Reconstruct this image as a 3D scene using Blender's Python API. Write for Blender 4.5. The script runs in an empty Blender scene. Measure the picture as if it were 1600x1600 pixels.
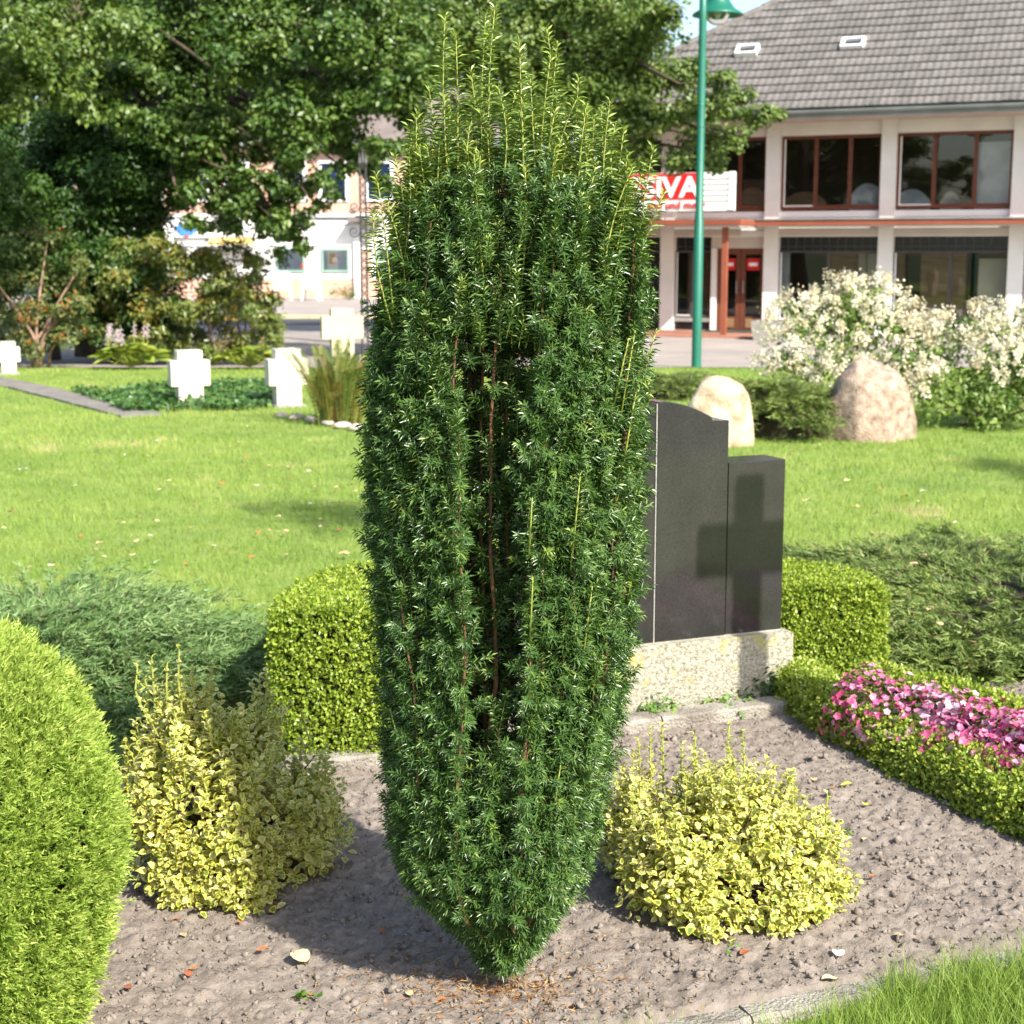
import bpy, math
import numpy as np
from mathutils import Vector, Matrix

# ------------------------------------------------------------------ camera, sky, sun, exposure
scene = bpy.context.scene
COL = scene.collection
CAM_H, PITCH, FPX = 1.65, math.radians(9.42), 2470.0
cam_d = bpy.data.cameras.new('camera')
cam = bpy.data.objects.new('camera', cam_d); COL.objects.link(cam)
cam.location = (0, 0, CAM_H)
cam.rotation_euler = (math.radians(90) - PITCH, 0, 0)
cam_d.sensor_width = 36.0
cam_d.lens = FPX / 1600 * 36.0
cam_d.clip_start = 0.05
cam_d.clip_end = 2000
cam_d.dof.use_dof = True
cam_d.dof.focus_distance = 3.25
cam_d.dof.aperture_fstop = 8.5
scene.camera = cam

SUN_AZ, SUN_EL = math.radians(53), math.radians(40)      # light comes from the right, behind the camera
TO_SUN = np.array([math.cos(SUN_AZ) * math.cos(SUN_EL), -math.sin(SUN_AZ) * math.cos(SUN_EL), math.sin(SUN_EL)])
world = bpy.data.worlds.new('World'); scene.world = world; world.use_nodes = True
wn = world.node_tree.nodes; wl = world.node_tree.links
bg = wn['Background']
sky = wn.new('ShaderNodeTexSky'); sky.sky_type = 'NISHITA'; sky.sun_disc = False
sky.sun_elevation = SUN_EL
sky.sun_rotation = math.atan2(TO_SUN[0], TO_SUN[1])
sky.dust_density = 2.0
wl.new(sky.outputs[0], bg.inputs[0]); bg.inputs[1].default_value = 0.14
sun_d = bpy.data.lights.new('sun', 'SUN'); sun_d.energy = 5.0; sun_d.angle = math.radians(0.55); sun_d.color = (1.0, 0.94, 0.84)
sun = bpy.data.objects.new('sun', sun_d); COL.objects.link(sun)
sun.rotation_euler = Vector(-TO_SUN).to_track_quat('-Z', 'Y').to_euler()
sun.location = (6, -6, 8)
vs = scene.view_settings
vs.view_transform = 'Standard'; vs.look = 'None'; vs.exposure = 1.08; vs.gamma = 1.0; vs.use_curve_mapping = False
scene.render.engine = 'CYCLES'
scene.cycles.max_bounces = 6; scene.cycles.transparent_max_bounces = 12
scene.cycles.diffuse_bounces = 3; scene.cycles.glossy_bounces = 3; scene.cycles.transmission_bounces = 4

# ------------------------------------------------------------------ helpers
rng = np.random.default_rng(11)
R = math.radians
cp, sp = math.cos(PITCH), math.sin(PITCH)
def ray(px, py):
    a, b = (px - 800) / FPX, (800 - py) / FPX
    return np.array([a, cp + b * sp, -sp + b * cp])
def G(px, py, z=0.0):                       # point of the photograph on the level z
    d = ray(px, py); t = (z - CAM_H) / d[2]
    return np.array([d[0] * t, d[1] * t, z])
def At(px, py, Y):                          # point of the photograph at the distance Y
    d = ray(px, py); t = Y / d[1]
    return np.array([d[0] * t, Y, CAM_H + d[2] * t])
def px2m(Y, py=600):                        # metres per photograph pixel at the distance Y
    d = ray(800, py); return (Y / d[1]) / FPX
def terr(y):
    t = np.clip((np.asarray(y, float) - 19) / 13, 0, 1); return -0.34 * t * t * (3 - 2 * t)

def nrm(v): return v / np.maximum(np.linalg.norm(v, axis=-1, keepdims=True), 1e-9)
def frames(axis, normal):                   # leaf frames: y along the axis, z the face normal
    y = nrm(axis); z = normal - (normal * y).sum(-1, keepdims=True) * y; z = nrm(z)
    return np.stack([np.cross(y, z), y, z], axis=-1)
def rdir(n):
    return nrm(rng.normal(size=(n, 3)))
def scatter(T, F, P, M, S):                 # copies of a small template
    T = np.asarray(T, float); F = np.asarray(F, int)
    S = np.asarray(S, float)
    if S.ndim == 1: S = S[:, None].repeat(3, 1)
    V = np.einsum('nij,nkj->nki', M, T[None] * S[:, None, :]) + P[:, None, :]
    FF = F[None] + (np.arange(len(P)) * len(T))[:, None, None]
    return V.reshape(-1, 3), FF.reshape(-1, F.shape[1])
_tab = rng.random((256, 256))
def vnoise(x, y):
    x = np.asarray(x, float); y = np.asarray(y, float)
    xi, yi = np.floor(x).astype(int), np.floor(y).astype(int); fx, fy = x - xi, y - yi
    fx = fx * fx * (3 - 2 * fx); fy = fy * fy * (3 - 2 * fy)
    g = lambda a, b: _tab[a % 256, b % 256]
    return (g(xi, yi) * (1 - fx) + g(xi + 1, yi) * fx) * (1 - fy) + (g(xi, yi + 1) * (1 - fx) + g(xi + 1, yi + 1) * fx) * fy
def fbm(x, y, o=4):
    s, a, t = 0, 1, 0
    for k in range(o):
        s = s + a * vnoise(x * 2 ** k + 17 * k, y * 2 ** k + 31 * k); t += a; a *= 0.5
    return s / t

def make_mesh(name, V, F, mats, attrs=None, smooth=False, fmat=None):
    V = np.ascontiguousarray(V, dtype=np.float32)
    me = bpy.data.meshes.new(name)
    if isinstance(F, np.ndarray):
        m, k = F.shape
        me.vertices.add(len(V)); me.vertices.foreach_set('co', V.ravel())
        me.loops.add(m * k); me.loops.foreach_set('vertex_index', np.ascontiguousarray(F, dtype=np.int32).ravel())
        me.polygons.add(m); me.polygons.foreach_set('loop_start', np.arange(0, m * k, k, dtype=np.int32))
        if smooth: me.polygons.foreach_set('use_smooth', np.ones(m, dtype=bool))
        me.update(calc_edges=True)
    else:
        me.from_pydata([tuple(map(float, v)) for v in V], [], [tuple(map(int, f)) for f in F])
        if smooth: me.polygons.foreach_set('use_smooth', np.ones(len(me.polygons), dtype=bool))
        me.update()
    for mt in (mats if isinstance(mats, (list, tuple)) else [mats]): me.materials.append(mt)
    if fmat is not None: me.polygons.foreach_set('material_index', np.ascontiguousarray(fmat, dtype=np.int32))
    for k2, a in (attrs or {}).items():
        at = me.attributes.new(k2, 'FLOAT', 'POINT'); at.data.foreach_set('value', np.ascontiguousarray(a, dtype=np.float32))
    return me
def link(name, me, parent=None, loc=None):
    o = bpy.data.objects.new(name, me); COL.objects.link(o)
    if parent is not None: o.parent = parent
    if loc is not None: o.location = loc
    return o
def tag(o, label, cat, group=None):
    o['label'] = label; o['category'] = cat
    if group: o['group'] = group
    return o
def thing(name, label, cat, loc=(0, 0, 0), rotz=0.0, group=None):
    o = bpy.data.objects.new(name, None); COL.objects.link(o); o.empty_display_size = 0.1
    o.location = tuple(map(float, loc)); o.rotation_euler = (0, 0, rotz)
    return tag(o, label, cat, group)
def part(name, V, F, mat, parent, attrs=None, smooth=False, world=False, kind=None, fmat=None):
    V = np.asarray(V, float)
    if world:                                # V is in world space; the top-level parents are unrotated
        p, off = parent, np.zeros(3)
        while p is not None: off = off + np.array(p.location); p = p.parent
        V = V - off
    o = link(name, make_mesh(name, V, F, mat, attrs, smooth, fmat), parent)
    if kind: o['kind'] = kind
    return o
def structure(name, V, F, mat, smooth=False, attrs=None):
    o = link(name, make_mesh(name, np.asarray(V, float), F, mat, attrs, smooth)); o['kind'] = 'structure'; return o
class MB:                                    # collects polygons of one piece
    def __init__(s): s.V = []; s.F = []
    def add(s, V, F):
        b = len(s.V); s.V += [tuple(map(float, v)) for v in V]; s.F += [tuple(int(i) + b for i in f) for f in F]; return s
    def box(s, x0, x1, y0, y1, z0, z1):
        return s.add([(x0,y0,z0),(x1,y0,z0),(x1,y1,z0),(x0,y1,z0),(x0,y0,z1),(x1,y0,z1),(x1,y1,z1),(x0,y1,z1)],
                     [(0,3,2,1),(4,5,6,7),(0,1,5,4),(1,2,6,5),(2,3,7,6),(3,0,4,7)])
    def prism(s, pts, y0, y1):               # outline in x,z extruded along y (pts counter-clockwise seen from -y)
        n = len(pts); V = [(p[0], y0, p[1]) for p in pts] + [(p[0], y1, p[1]) for p in pts]
        F = [tuple(range(n)), tuple(range(2 * n - 1, n - 1, -1))] + [((i + 1) % n, i, n + i, n + (i + 1) % n) for i in range(n)]
        return s.add(V, F)
    def tube(s, pts, rad, seg=8, cap=True):
        V, F = tube(pts, rad, seg, cap); return s.add(V, F)
    def build(s, name, mat, parent=None, smooth=False):
        return link(name, make_mesh(name, np.array(s.V), s.F, mat, None, smooth), parent)
    def get(s): return np.array(s.V), s.F
def tube(pts, rad, seg=8, cap=True):
    pts = np.asarray(pts, float); n = len(pts)
    rad = np.full(n, rad) if np.isscalar(rad) else np.asarray(rad, float)
    d = nrm(np.gradient(pts, axis=0)); ref = np.array([0, 0, 1.0]) if abs(d[0][2]) < 0.9 else np.array([1.0, 0, 0])
    V = []; a = np.linspace(0, 2 * np.pi, seg, endpoint=False); x = nrm(np.cross(d[0], ref))
    for i in range(n):
        x = nrm(x - (x * d[i]).sum() * d[i]); y = np.cross(d[i], x)
        V.append(pts[i] + rad[i] * (np.cos(a)[:, None] * x + np.sin(a)[:, None] * y))
    F = [(i * seg + j, i * seg + (j + 1) % seg, (i + 1) * seg + (j + 1) % seg, (i + 1) * seg + j) for i in range(n - 1) for j in range(seg)]
    if cap: F += [tuple(range(seg))[::-1], tuple(range((n - 1) * seg, n * seg))]
    return np.concatenate(V), F
def lathe(prof, seg=24):                     # profile of (radius, z)
    a = np.linspace(0, 2 * np.pi, seg, endpoint=False); n = len(prof)
    V = np.concatenate([np.stack([r * np.cos(a), r * np.sin(a), np.full(seg, z)], 1) for r, z in prof])
    F = [(i * seg + j, i * seg + (j + 1) % seg, (i + 1) * seg + (j + 1) % seg, (i + 1) * seg + j) for i in range(n - 1) for j in range(seg)]
    return V, F
def copy_tree(o, parent=None):
    c = o.copy(); COL.objects.link(c); c.parent = parent
    for ch in list(o.children): copy_tree(ch, c)
    return c

# ------------------------------------------------------------------ materials
def mat_base(name):
    m = bpy.data.materials.new(name); m.use_nodes = True
    nt = m.node_tree; return m, nt.nodes, nt.links, nt.nodes['Principled BSDF']
def ramp(nodes, stops):
    r = nodes.new('ShaderNodeValToRGB'); e = r.color_ramp.elements
    while len(e) > len(stops): e.remove(e[-1])
    while len(e) < len(stops): e.new(0.5)
    for i, (p, c) in enumerate(stops): e[i].position = p; e[i].color = (*c, 1)
    return r
def surf(name, c1, c2=None, scale=8.0, rough=0.8, bump=0.0, bscale=None, spec=0.3, detail=6, c3=None, metal=0.0, stretch=None):
    m, n, l, b = mat_base(name); b.inputs['Roughness'].default_value = rough
    b.inputs['Specular IOR Level'].default_value = spec; b.inputs['Metallic'].default_value = metal
    c2 = c2 or tuple(x * 0.7 for x in c1)
    tc = n.new('ShaderNodeTexCoord'); t = n.new('ShaderNodeTexNoise'); t.inputs['Scale'].default_value = scale; t.inputs['Detail'].default_value = detail
    src = tc.outputs['Object']
    if stretch:
        mp = n.new('ShaderNodeMapping'); mp.inputs['Scale'].default_value = stretch; l.new(src, mp.inputs[0]); src = mp.outputs[0]
    l.new(src, t.inputs['Vector'])
    stops = [(0.32, c2), (0.68, c1)] if c3 is None else [(0.3, c2), (0.5, c1), (0.72, c3)]
    r = ramp(n, stops); l.new(t.outputs[0], r.inputs[0]); l.new(r.outputs[0], b.inputs['Base Color'])
    if bump:
        t2 = n.new('ShaderNodeTexNoise'); t2.inputs['Scale'].default_value = bscale or scale * 6; t2.inputs['Detail'].default_value = 6
        l.new(src, t2.inputs['Vector'])
        bp = n.new('ShaderNodeBump'); bp.inputs['Strength'].default_value = bump; bp.inputs['Distance'].default_value = 0.02
        l.new(t2.outputs[0], bp.inputs['Height']); l.new(bp.outputs[0], b.inputs['Normal'])
    return m
def leafmat(name, stops, rough=0.45, spec=0.4, transl=0.3, tcol=None):
    m, n, l, b = mat_base(name); b.inputs['Roughness'].default_value = rough; b.inputs['Specular IOR Level'].default_value = spec
    a = n.new('ShaderNodeAttribute'); a.attribute_name = 'var'
    r = ramp(n, stops); l.new(a.outputs['Fac'], r.inputs[0]); l.new(r.outputs[0], b.inputs['Base Color'])
    tr = n.new('ShaderNodeBsdfTranslucent')
    mx = n.new('ShaderNodeMix'); mx.data_type = 'RGBA'; mx.blend_type = 'MULTIPLY'; mx.inputs[0].default_value = 1.0
    l.new(r.outputs[0], mx.inputs[6]); mx.inputs[7].default_value = (*(tcol or (1.0, 1.0, 0.6)), 1); l.new(mx.outputs[2], tr.inputs[0])
    ms = n.new('ShaderNodeMixShader'); ms.inputs[0].default_value = transl
    l.new(b.outputs[0], ms.inputs[1]); l.new(tr.outputs[0], ms.inputs[2]); l.new(ms.outputs[0], n['Material Output'].inputs[0])
    return m
def glassmat(name, tint=(0.75, 0.8, 0.8), rough=0.02, refl=1.0):
    m, n, l, b = mat_base(name); n.remove(b)
    t = n.new('ShaderNodeBsdfTransparent'); t.inputs[0].default_value = (*tint, 1)
    g = n.new('ShaderNodeBsdfGlossy'); g.inputs['Roughness'].default_value = rough; g.inputs[0].default_value = (refl, refl, refl, 1)
    f = n.new('ShaderNodeFresnel'); f.inputs[0].default_value = 1.5
    ms = n.new('ShaderNodeMixShader'); l.new(f.outputs[0], ms.inputs[0]); l.new(t.outputs[0], ms.inputs[1]); l.new(g.outputs[0], ms.inputs[2])
    l.new(ms.outputs[0], n['Material Output'].inputs[0]); return m

# leaf templates: y along the leaf (length 1), x half width 1, z curl
NEEDLE_V = [(-0.7, 0, 0), (0.7, 0, 0), (-1, .55, .05), (1, .55, .05), (0, 1, -.04)]
NEEDLE_F = [(0, 1, 3), (0, 3, 2), (2, 3, 4)]
TRI_V = [(-1, 0, 0), (1, 0, 0), (0, 1, 0)]
TRI_F = [(0, 1, 2)]
NEED2_V = [(0, 0, 0), (1, .45, .05), (0, 1, -.05), (-1, .45, .05)]
DIAM_V = [(0, 0, 0), (-.5, .45, .10), (0, .5, 0), (.5, .45, .10), (0, 1, -.06)]
DIAM_F = [(0, 2, 1), (2, 4, 1), (0, 3, 2), (2, 3, 4)]
FLAT_V = [(0, 0, 0), (.5, .5, .1), (0, 1, -.05), (-.5, .5, .1)]
FLAT_F = [(0, 1, 2), (0, 2, 3)]
OAK_V = [(0, 0, 0), (.16, .18, .02), (.34, .30, .06), (.22, .42, .03), (.46, .58, .08), (.28, .70, .03), (.30, .86, .02), (0, 1, -.06),
         (-.30, .86, .02), (-.28, .70, .03), (-.46, .58, .08), (-.22, .42, .03), (-.34, .30, .06), (-.16, .18, .02), (0, .5, -.02)]
OAK_F = [(14, i, i + 1) for i in range(0, 13)] + [(14, 13, 0)]
# ------------------------------------------------------------------ the setting: ground, lawn, pavements, road
M = {}
M['ground'] = surf('ground_earth', (0.07, 0.10, 0.03), (0.05, 0.07, 0.025), 0.6, 0.95)
M['lawn'] = surf('lawn_turf', (0.17, 0.235, 0.05), (0.12, 0.18, 0.035), 2.2, 0.95, 0.5, 60, c3=(0.24, 0.28, 0.07))
M['paving'] = surf('paving_pinkish', (0.33, 0.29, 0.26), (0.25, 0.22, 0.20), 1.2, 0.9, 0.2, 30)
M['terracotta'] = surf('terracotta_paving', (0.36, 0.17, 0.12), (0.28, 0.13, 0.09), 3, 0.8, 0.2, 30)
M['asphalt'] = surf('asphalt', (0.09, 0.09, 0.095), (0.06, 0.06, 0.065), 3, 0.9, 0.3, 80)
M['kerb'] = surf('weathered_kerb_stone', (0.29, 0.265, 0.225), (0.16, 0.14, 0.11), 9, 0.95, 0.8, 120, c3=(0.38, 0.35, 0.30))
M['pathslab'] = surf('path_slab', (0.22, 0.205, 0.18), (0.14, 0.13, 0.115), 5, 0.95, 0.5, 60)

def grid_sheet(x0, x1, y0, y1, nx, ny, z):
    xs = np.linspace(x0, x1, nx); ys = np.linspace(y0, y1, ny); X, Y = np.meshgrid(xs, ys)
    Z = z(X, Y); V = np.stack([X.ravel(), Y.ravel(), Z.ravel()], 1)
    i = np.arange((ny - 1) * nx).reshape(ny - 1, nx)[:, :-1].ravel()
    return V, np.stack([i, i + 1, i + nx + 1, i + nx], 1)
xs_ = np.array([-700, -200, -60, -20, 0, 20, 60, 200, 700.]); ys_ = np.concatenate([[-300, -60, -10, 0, 10], np.linspace(19, 32, 27), [40, 60, 100, 250, 900]])
Xg, Yg = np.meshgrid(xs_, ys_); Vg = np.stack([Xg.ravel(), Yg.ravel(), (terr(Yg) - 0.05).ravel()], 1)
ig = np.arange((len(ys_) - 1) * len(xs_)).reshape(len(ys_) - 1, len(xs_))[:, :-1].ravel()
structure('ground', Vg, np.stack([ig, ig + 1, ig + len(xs_) + 1, ig + len(xs_)], 1), M['ground'])
structure('lawn', *grid_sheet(-16, 18, 1.0, 24.2, 60, 160, lambda X, Y: terr(Y) - 0.012 + 0.012 * (fbm(X * 1.3, Y * 1.3, 3) - .5)), M['lawn'], smooth=True)
structure('pavement', *grid_sheet(-9, 40, 24.2, 42.5, 8, 60, lambda X, Y: terr(Y) - 0.004), M['paving'])
structure('far_pavement', *grid_sheet(-60, 30, 47.2, 68, 4, 10, lambda X, Y: terr(Y) + 0.09), M['paving'])
structure('road', *grid_sheet(-60, 0.2, 42.5, 47.0, 4, 4, lambda X, Y: terr(Y) - 0.02), M['asphalt'])
fk = MB()
for i in range(28): fk.box(-28 + i * 1.0, -28 + i * 1.0 + 0.985, 46.95, 47.2, -0.42, -0.245)
M['yellowkerb'] = surf('pale_kerb', (0.50, 0.44, 0.28), (0.40, 0.36, 0.25), 3, 0.9)
o = fk.build('road_kerb', M['yellowkerb']); o['kind'] = 'structure'
# narrow slab path on the left of the lawn
p0, p1 = G(-60, 580), G(222, 649); d_ = nrm(p1 - p0); n_ = np.array([-d_[1], d_[0], 0])
L_ = np.linalg.norm(p1 - p0); path = thing('garden_path', 'narrow grey slab path along the ivy beds on the left', 'path', p0); del path['label'], path['category']; path['kind'] = 'structure'
k = 0
s_ = 0.0
while s_ < L_:
    ln = 0.48; a = p0 + d_ * s_; b = p0 + d_ * min(s_ + ln, L_); w = 0.21 + rng.uniform(-.01, .01); h = 0.012 + rng.uniform(-.004, .004)
    q = [a - n_ * w, b - n_ * w, b + n_ * w, a + n_ * w]
    V = [(*x[:2], terr(x[1]) - .03) for x in q] + [(*x[:2], terr(x[1]) + h) for x in q]
    part('slab', V, [(0,3,2,1),(4,5,6,7),(0,1,5,4),(1,2,6,5),(2,3,7,6),(3,0,4,7)], M['pathslab'], path, world=True)
    s_ += ln + 0.012

# ------------------------------------------------------------------ the plot: frame e1 along the stone, e2 backwards
PA = R(22.5); E1 = np.array([math.cos(PA), math.sin(PA), 0]); E2 = np.array([-math.sin(PA), math.cos(PA), 0])
def UV(u, v, z=0.0): return E1 * u + E2 * v + np.array([0, 0, z])
def to_uv(P): P = np.asarray(P); return P[..., 0] * E1[0] + P[..., 1] * E1[1], P[..., 0] * E2[0] + P[..., 1] * E2[1]

# soil of the bed: a relief of clods
def soil_mat():
    m, n, l, b = mat_base('loose_grey_brown_soil'); b.inputs['Roughness'].default_value = 0.97; b.inputs['Specular IOR Level'].default_value = 0.1
    tc = n.new('ShaderNodeTexCoord')
    t = n.new('ShaderNodeTexNoise'); t.inputs['Scale'].default_value = 22; t.inputs['Detail'].default_value = 8; t.inputs['Roughness'].default_value = 0.7
    l.new(tc.outputs['Object'], t.inputs['Vector'])
    r = ramp(n, [(0.28, (0.145, 0.120, 0.098)), (0.5, (0.222, 0.188, 0.158)), (0.75, (0.30, 0.260, 0.224))]); l.new(t.outputs[0], r.inputs[0]); l.new(r.outputs[0], b.inputs['Base Color'])
    t2 = n.new('ShaderNodeTexNoise'); t2.inputs['Scale'].default_value = 85; t2.inputs['Detail'].default_value = 8; t2.inputs['Roughness'].default_value = 0.65; l.new(tc.outputs['Object'], t2.inputs['Vector'])
    bp = n.new('ShaderNodeBump'); bp.inputs['Strength'].default_value = 0.9; bp.inputs['Distance'].default_value = 0.008
    l.new(t2.outputs[0], bp.inputs['Height']); l.new(bp.outputs[0], b.inputs['Normal']); return m
M['soil'] = soil_mat()
def soil_h(X, Y):
    a = fbm(X * 3, Y * 3, 3); c = vnoise(X * 38, Y * 38); e = vnoise(X * 80 + 9, Y * 80 + 4)
    ridged = 1 - np.abs(2 * vnoise(X * 22 + 40, Y * 22 + 7) - 1)
    return 0.012 + 0.03 * (a - .5) + 0.012 * (c - .5) + 0.012 * (e - .5) + 0.006 * (ridged - .5) + 0.012 * (vnoise(X * 140 + 3, Y * 140) - .5)
U0, U1, V0, V1 = 0.15, 4.6, 2.74, 4.70
nu, nv = 400, 172
us, vs2 = np.linspace(U0, U1, nu), np.linspace(V0, V1, nv); UU, VV = np.meshgrid(us, vs2)
PX = UU * E1[0] + VV * E2[0]; PY = UU * E1[1] + VV * E2[1]
Vs = np.stack([PX.ravel(), PY.ravel(), (lambda w: soil_h(PX, PY) * w - .035 * (1 - w))(np.clip((VV - 2.775) / .05, 0, 1)).ravel()], 1)
i = np.arange((nv - 1) * nu).reshape(nv - 1, nu)[:, :-1].ravel()
structure('soil_bed', Vs, np.stack([i, i + 1, i + nu + 1, i + nu], 1), M['soil'], smooth=True)
# clods lying on it
ico_t = (1 + 5 ** .5) / 2
ICO_V = nrm(np.array([(-1, ico_t, 0), (1, ico_t, 0), (-1, -ico_t, 0), (1, -ico_t, 0), (0, -1, ico_t), (0, 1, ico_t), (0, -1, -ico_t), (0, 1, -ico_t), (ico_t, 0, -1), (ico_t, 0, 1), (-ico_t, 0, -1), (-ico_t, 0, 1)]))
ICO_F = np.array([(0,11,5),(0,5,1),(0,1,7),(0,7,10),(0,10,11),(1,5,9),(5,11,4),(11,10,2),(10,7,6),(7,1,8),(3,9,4),(3,4,2),(3,2,6),(3,6,8),(3,8,9),(4,9,5),(2,4,11),(6,2,10),(8,6,7),(9,8,1)])
OCT_V = np.array([(1, 0, 0), (-1, 0, 0), (0, 1, 0), (0, -1, 0), (0, 0, 1), (0, 0, -1)], float)
OCT_F = np.array([(0, 2, 4), (2, 1, 4), (1, 3, 4), (3, 0, 4), (2, 0, 5), (1, 2, 5), (3, 1, 5), (0, 3, 5)])
CV, CF, cb = [], [], 0
for n, T_, F_, s0, s1, jit in ((16000, OCT_V, OCT_F, .0025, .0065, .26), (3800, ICO_V, ICO_F, .004, .0115, .22)):
    cu, cv = rng.uniform(U0 + .02, U1, n), rng.uniform(V0 + .09, V1 - .03, n)
    P = cu[:, None] * E1 + cv[:, None] * E2; size = s0 + (s1 - s0) * rng.random(n) ** 2.4
    P[:, 2] = soil_h(P[:, 0], P[:, 1]) + size * 0.12
    Mx = frames(rdir(n), rdir(n)); S = size[:, None] * rng.uniform(.55, 1.35, (n, 3))
    V, F = scatter(T_, F_, P, Mx, S); V = V + rng.normal(size=V.shape) * np.repeat(size, len(T_))[:, None] * jit
    CV.append(V); CF.append(F + cb); cb += len(V)
V, F = np.concatenate(CV), np.concatenate(CF)
o = link('soil_clods', make_mesh('soil_clods', V, F, M['soil'])); o['kind'] = 'stuff'; o['label'] = 'small crumbly clods lying loose on the bed'

# kerb stones around the bed, each a piece
kerb = thing('bed_kerb', 'weathered concrete kerb stones edging the soil bed', 'kerb', (0, 0, 0))
def kerb_row(a, b, w, h, piece=0.5):
    a = np.array(a); b = np.array(b); d = nrm(b - a); nn = np.array([-d[1], d[0], 0]); L = np.linalg.norm(b - a); s = 0
    while s < L - .02:
        e = min(s + piece, L); q = []
        prof = [(-w / 2, -.06), (-w / 2, h - .008), (-w / 2 + .008, h), (w / 2 - .008, h), (w / 2, h - .008), (w / 2, -.06)]
        nseg = 12; V = []
        for k in range(nseg + 1):
            p = a + d * (s + (e - .006 - s) * k / nseg)
            for (x, z) in prof: V.append(p + nn * (x + rng.normal() * .0016) + np.array([0, 0, z + rng.normal() * .0014]))
        m = len(prof); F = [(k * m + j, k * m + j + 1, (k + 1) * m + j + 1, (k + 1) * m + j) for k in range(nseg) for j in range(m - 1)]
        F += [tuple(range(m)), tuple(range((nseg + 1) * m - 1, nseg * m - 1, -1))]
        part('kerb_stone', V, F, M['kerb'], kerb); s = e
kerb_row(UV(0.5, 4.72), UV(3.05, 4.72), 0.10, 0.055)
kerb_row(UV(0.2, 2.775), UV(4.6, 2.775), 0.07, 0.016)
# ------------------------------------------------------------------ the shop building on the right
M['white'] = surf('white_render', (0.78, 0.77, 0.74), (0.68, 0.67, 0.64), 1.5, 0.8)
M['whitepaint'] = surf('white_paint', (0.80, 0.80, 0.78), (0.72, 0.72, 0.70), 2, 0.5)
M['brown'] = surf('brown_stained_timber', (0.16, 0.055, 0.03), (0.11, 0.035, 0.02), 3, 0.5, stretch=(1, 1, 8))
M['fascia'] = surf('rust_brown_fascia', (0.27, 0.085, 0.045), (0.20, 0.06, 0.035), 2, 0.6)
M['black'] = surf('black_tiles', (0.012, 0.012, 0.014), (0.008, 0.008, 0.01), 6, 0.25, spec=0.5)
M['greyjoint'] = surf('dark_joint', (0.09, 0.085, 0.08), (0.06, 0.06, 0.06), 6, 0.8)
M['tile'] = surf('weathered_roof_tile', (0.138, 0.129, 0.121), (0.088, 0.082, 0.077), 2.4, 0.9, 0.3, 40, c3=(0.182, 0.170, 0.160))
M['deck'] = surf('roof_deck', (0.05, 0.04, 0.035), None, 3, 0.9)
M['zinc'] = surf('grey_zinc', (0.28, 0.32, 0.32), (0.20, 0.23, 0.23), 2, 0.45, metal=0.3)
M['glass'] = glassmat('window_glass', (0.95, 0.96, 0.96))
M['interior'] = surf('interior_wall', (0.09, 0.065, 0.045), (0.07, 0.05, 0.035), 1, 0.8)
M['wood'] = surf('warm_wood_panel', (0.30, 0.18, 0.09), (0.20, 0.11, 0.055), 2, 0.6, stretch=(1, 1, 9))
M['cream'] = surf('cream_panel', (0.62, 0.55, 0.42), None, 1, 0.7)
M['red'] = surf('sign_red', (0.55, 0.018, 0.02), (0.50, 0.015, 0.018), 2, 0.5)
M['soffit'] = surf('beige_soffit', (0.55, 0.50, 0.45), (0.48, 0.44, 0.40), 2, 0.8)
M['carpet'] = surf('dark_green_mat', (0.02, 0.06, 0.04), None, 20, 0.95)
M['concrete'] = surf('exposed_concrete', (0.34, 0.32, 0.30), (0.24, 0.23, 0.21), 8, 0.95, 0.5, 60)
M['bedwhite'] = surf('white_upholstery', (0.6, 0.6, 0.62), None, 3, 0.8)

A_ = At(960, 340, 40.0); C_ = At(1600, 340, 36.0); A_[2] = C_[2] = 0
BD = nrm(C_ - A_); BN = np.array([BD[1], -BD[0], 0])          # BN points out of the facade
ZG = -0.34
def fac(px, py, w=0.0):                                         # photograph -> (u, z) on the facade moved out by w
    d = ray(px, py); o_ = np.array([0, 0, CAM_H]); t = ((A_ + BN * w - o_) @ BN) / (d @ BN); p = o_ + d * t
    return float((p - A_) @ BD), float(p[2])
rot_b = math.atan2(BD[1], BD[0])
bld = thing('shop_building', 'white two storey shop building with brown windows and a tiled hip roof', 'building', A_ + np.array([0, 0, 0]), rot_b)
def bx(name, mat, u0, u1, w0, w1, z0, z1, parent=bld):
    return MB().box(u0, u1, -w1, -w0, z0, z1).build(name, mat, parent)
Z = lambda py, w=0.0, px=1300: fac(px, py, w)[1]
U = lambda px, w=0.0, py=340: fac(px, py, w)[0]
zE, zWT, zWB, zC1, zC0, zGT, zGB = Z(178), Z(212), Z(327), Z(352, 1.0), Z(362, 1.0), Z(368), Z(392)
OV = 1.25
e0 = fac(842, 180, OV)[0]; uL, uR = e0 + OV, U(2150)
cols = [U(876), U(1040, .15, 440), U(1207), U(1386), U(1591), U(1591) + (U(1591) - U(1386)), U(1591) + 2 * (U(1591) - U(1386))]
cw = 0.17
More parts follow.
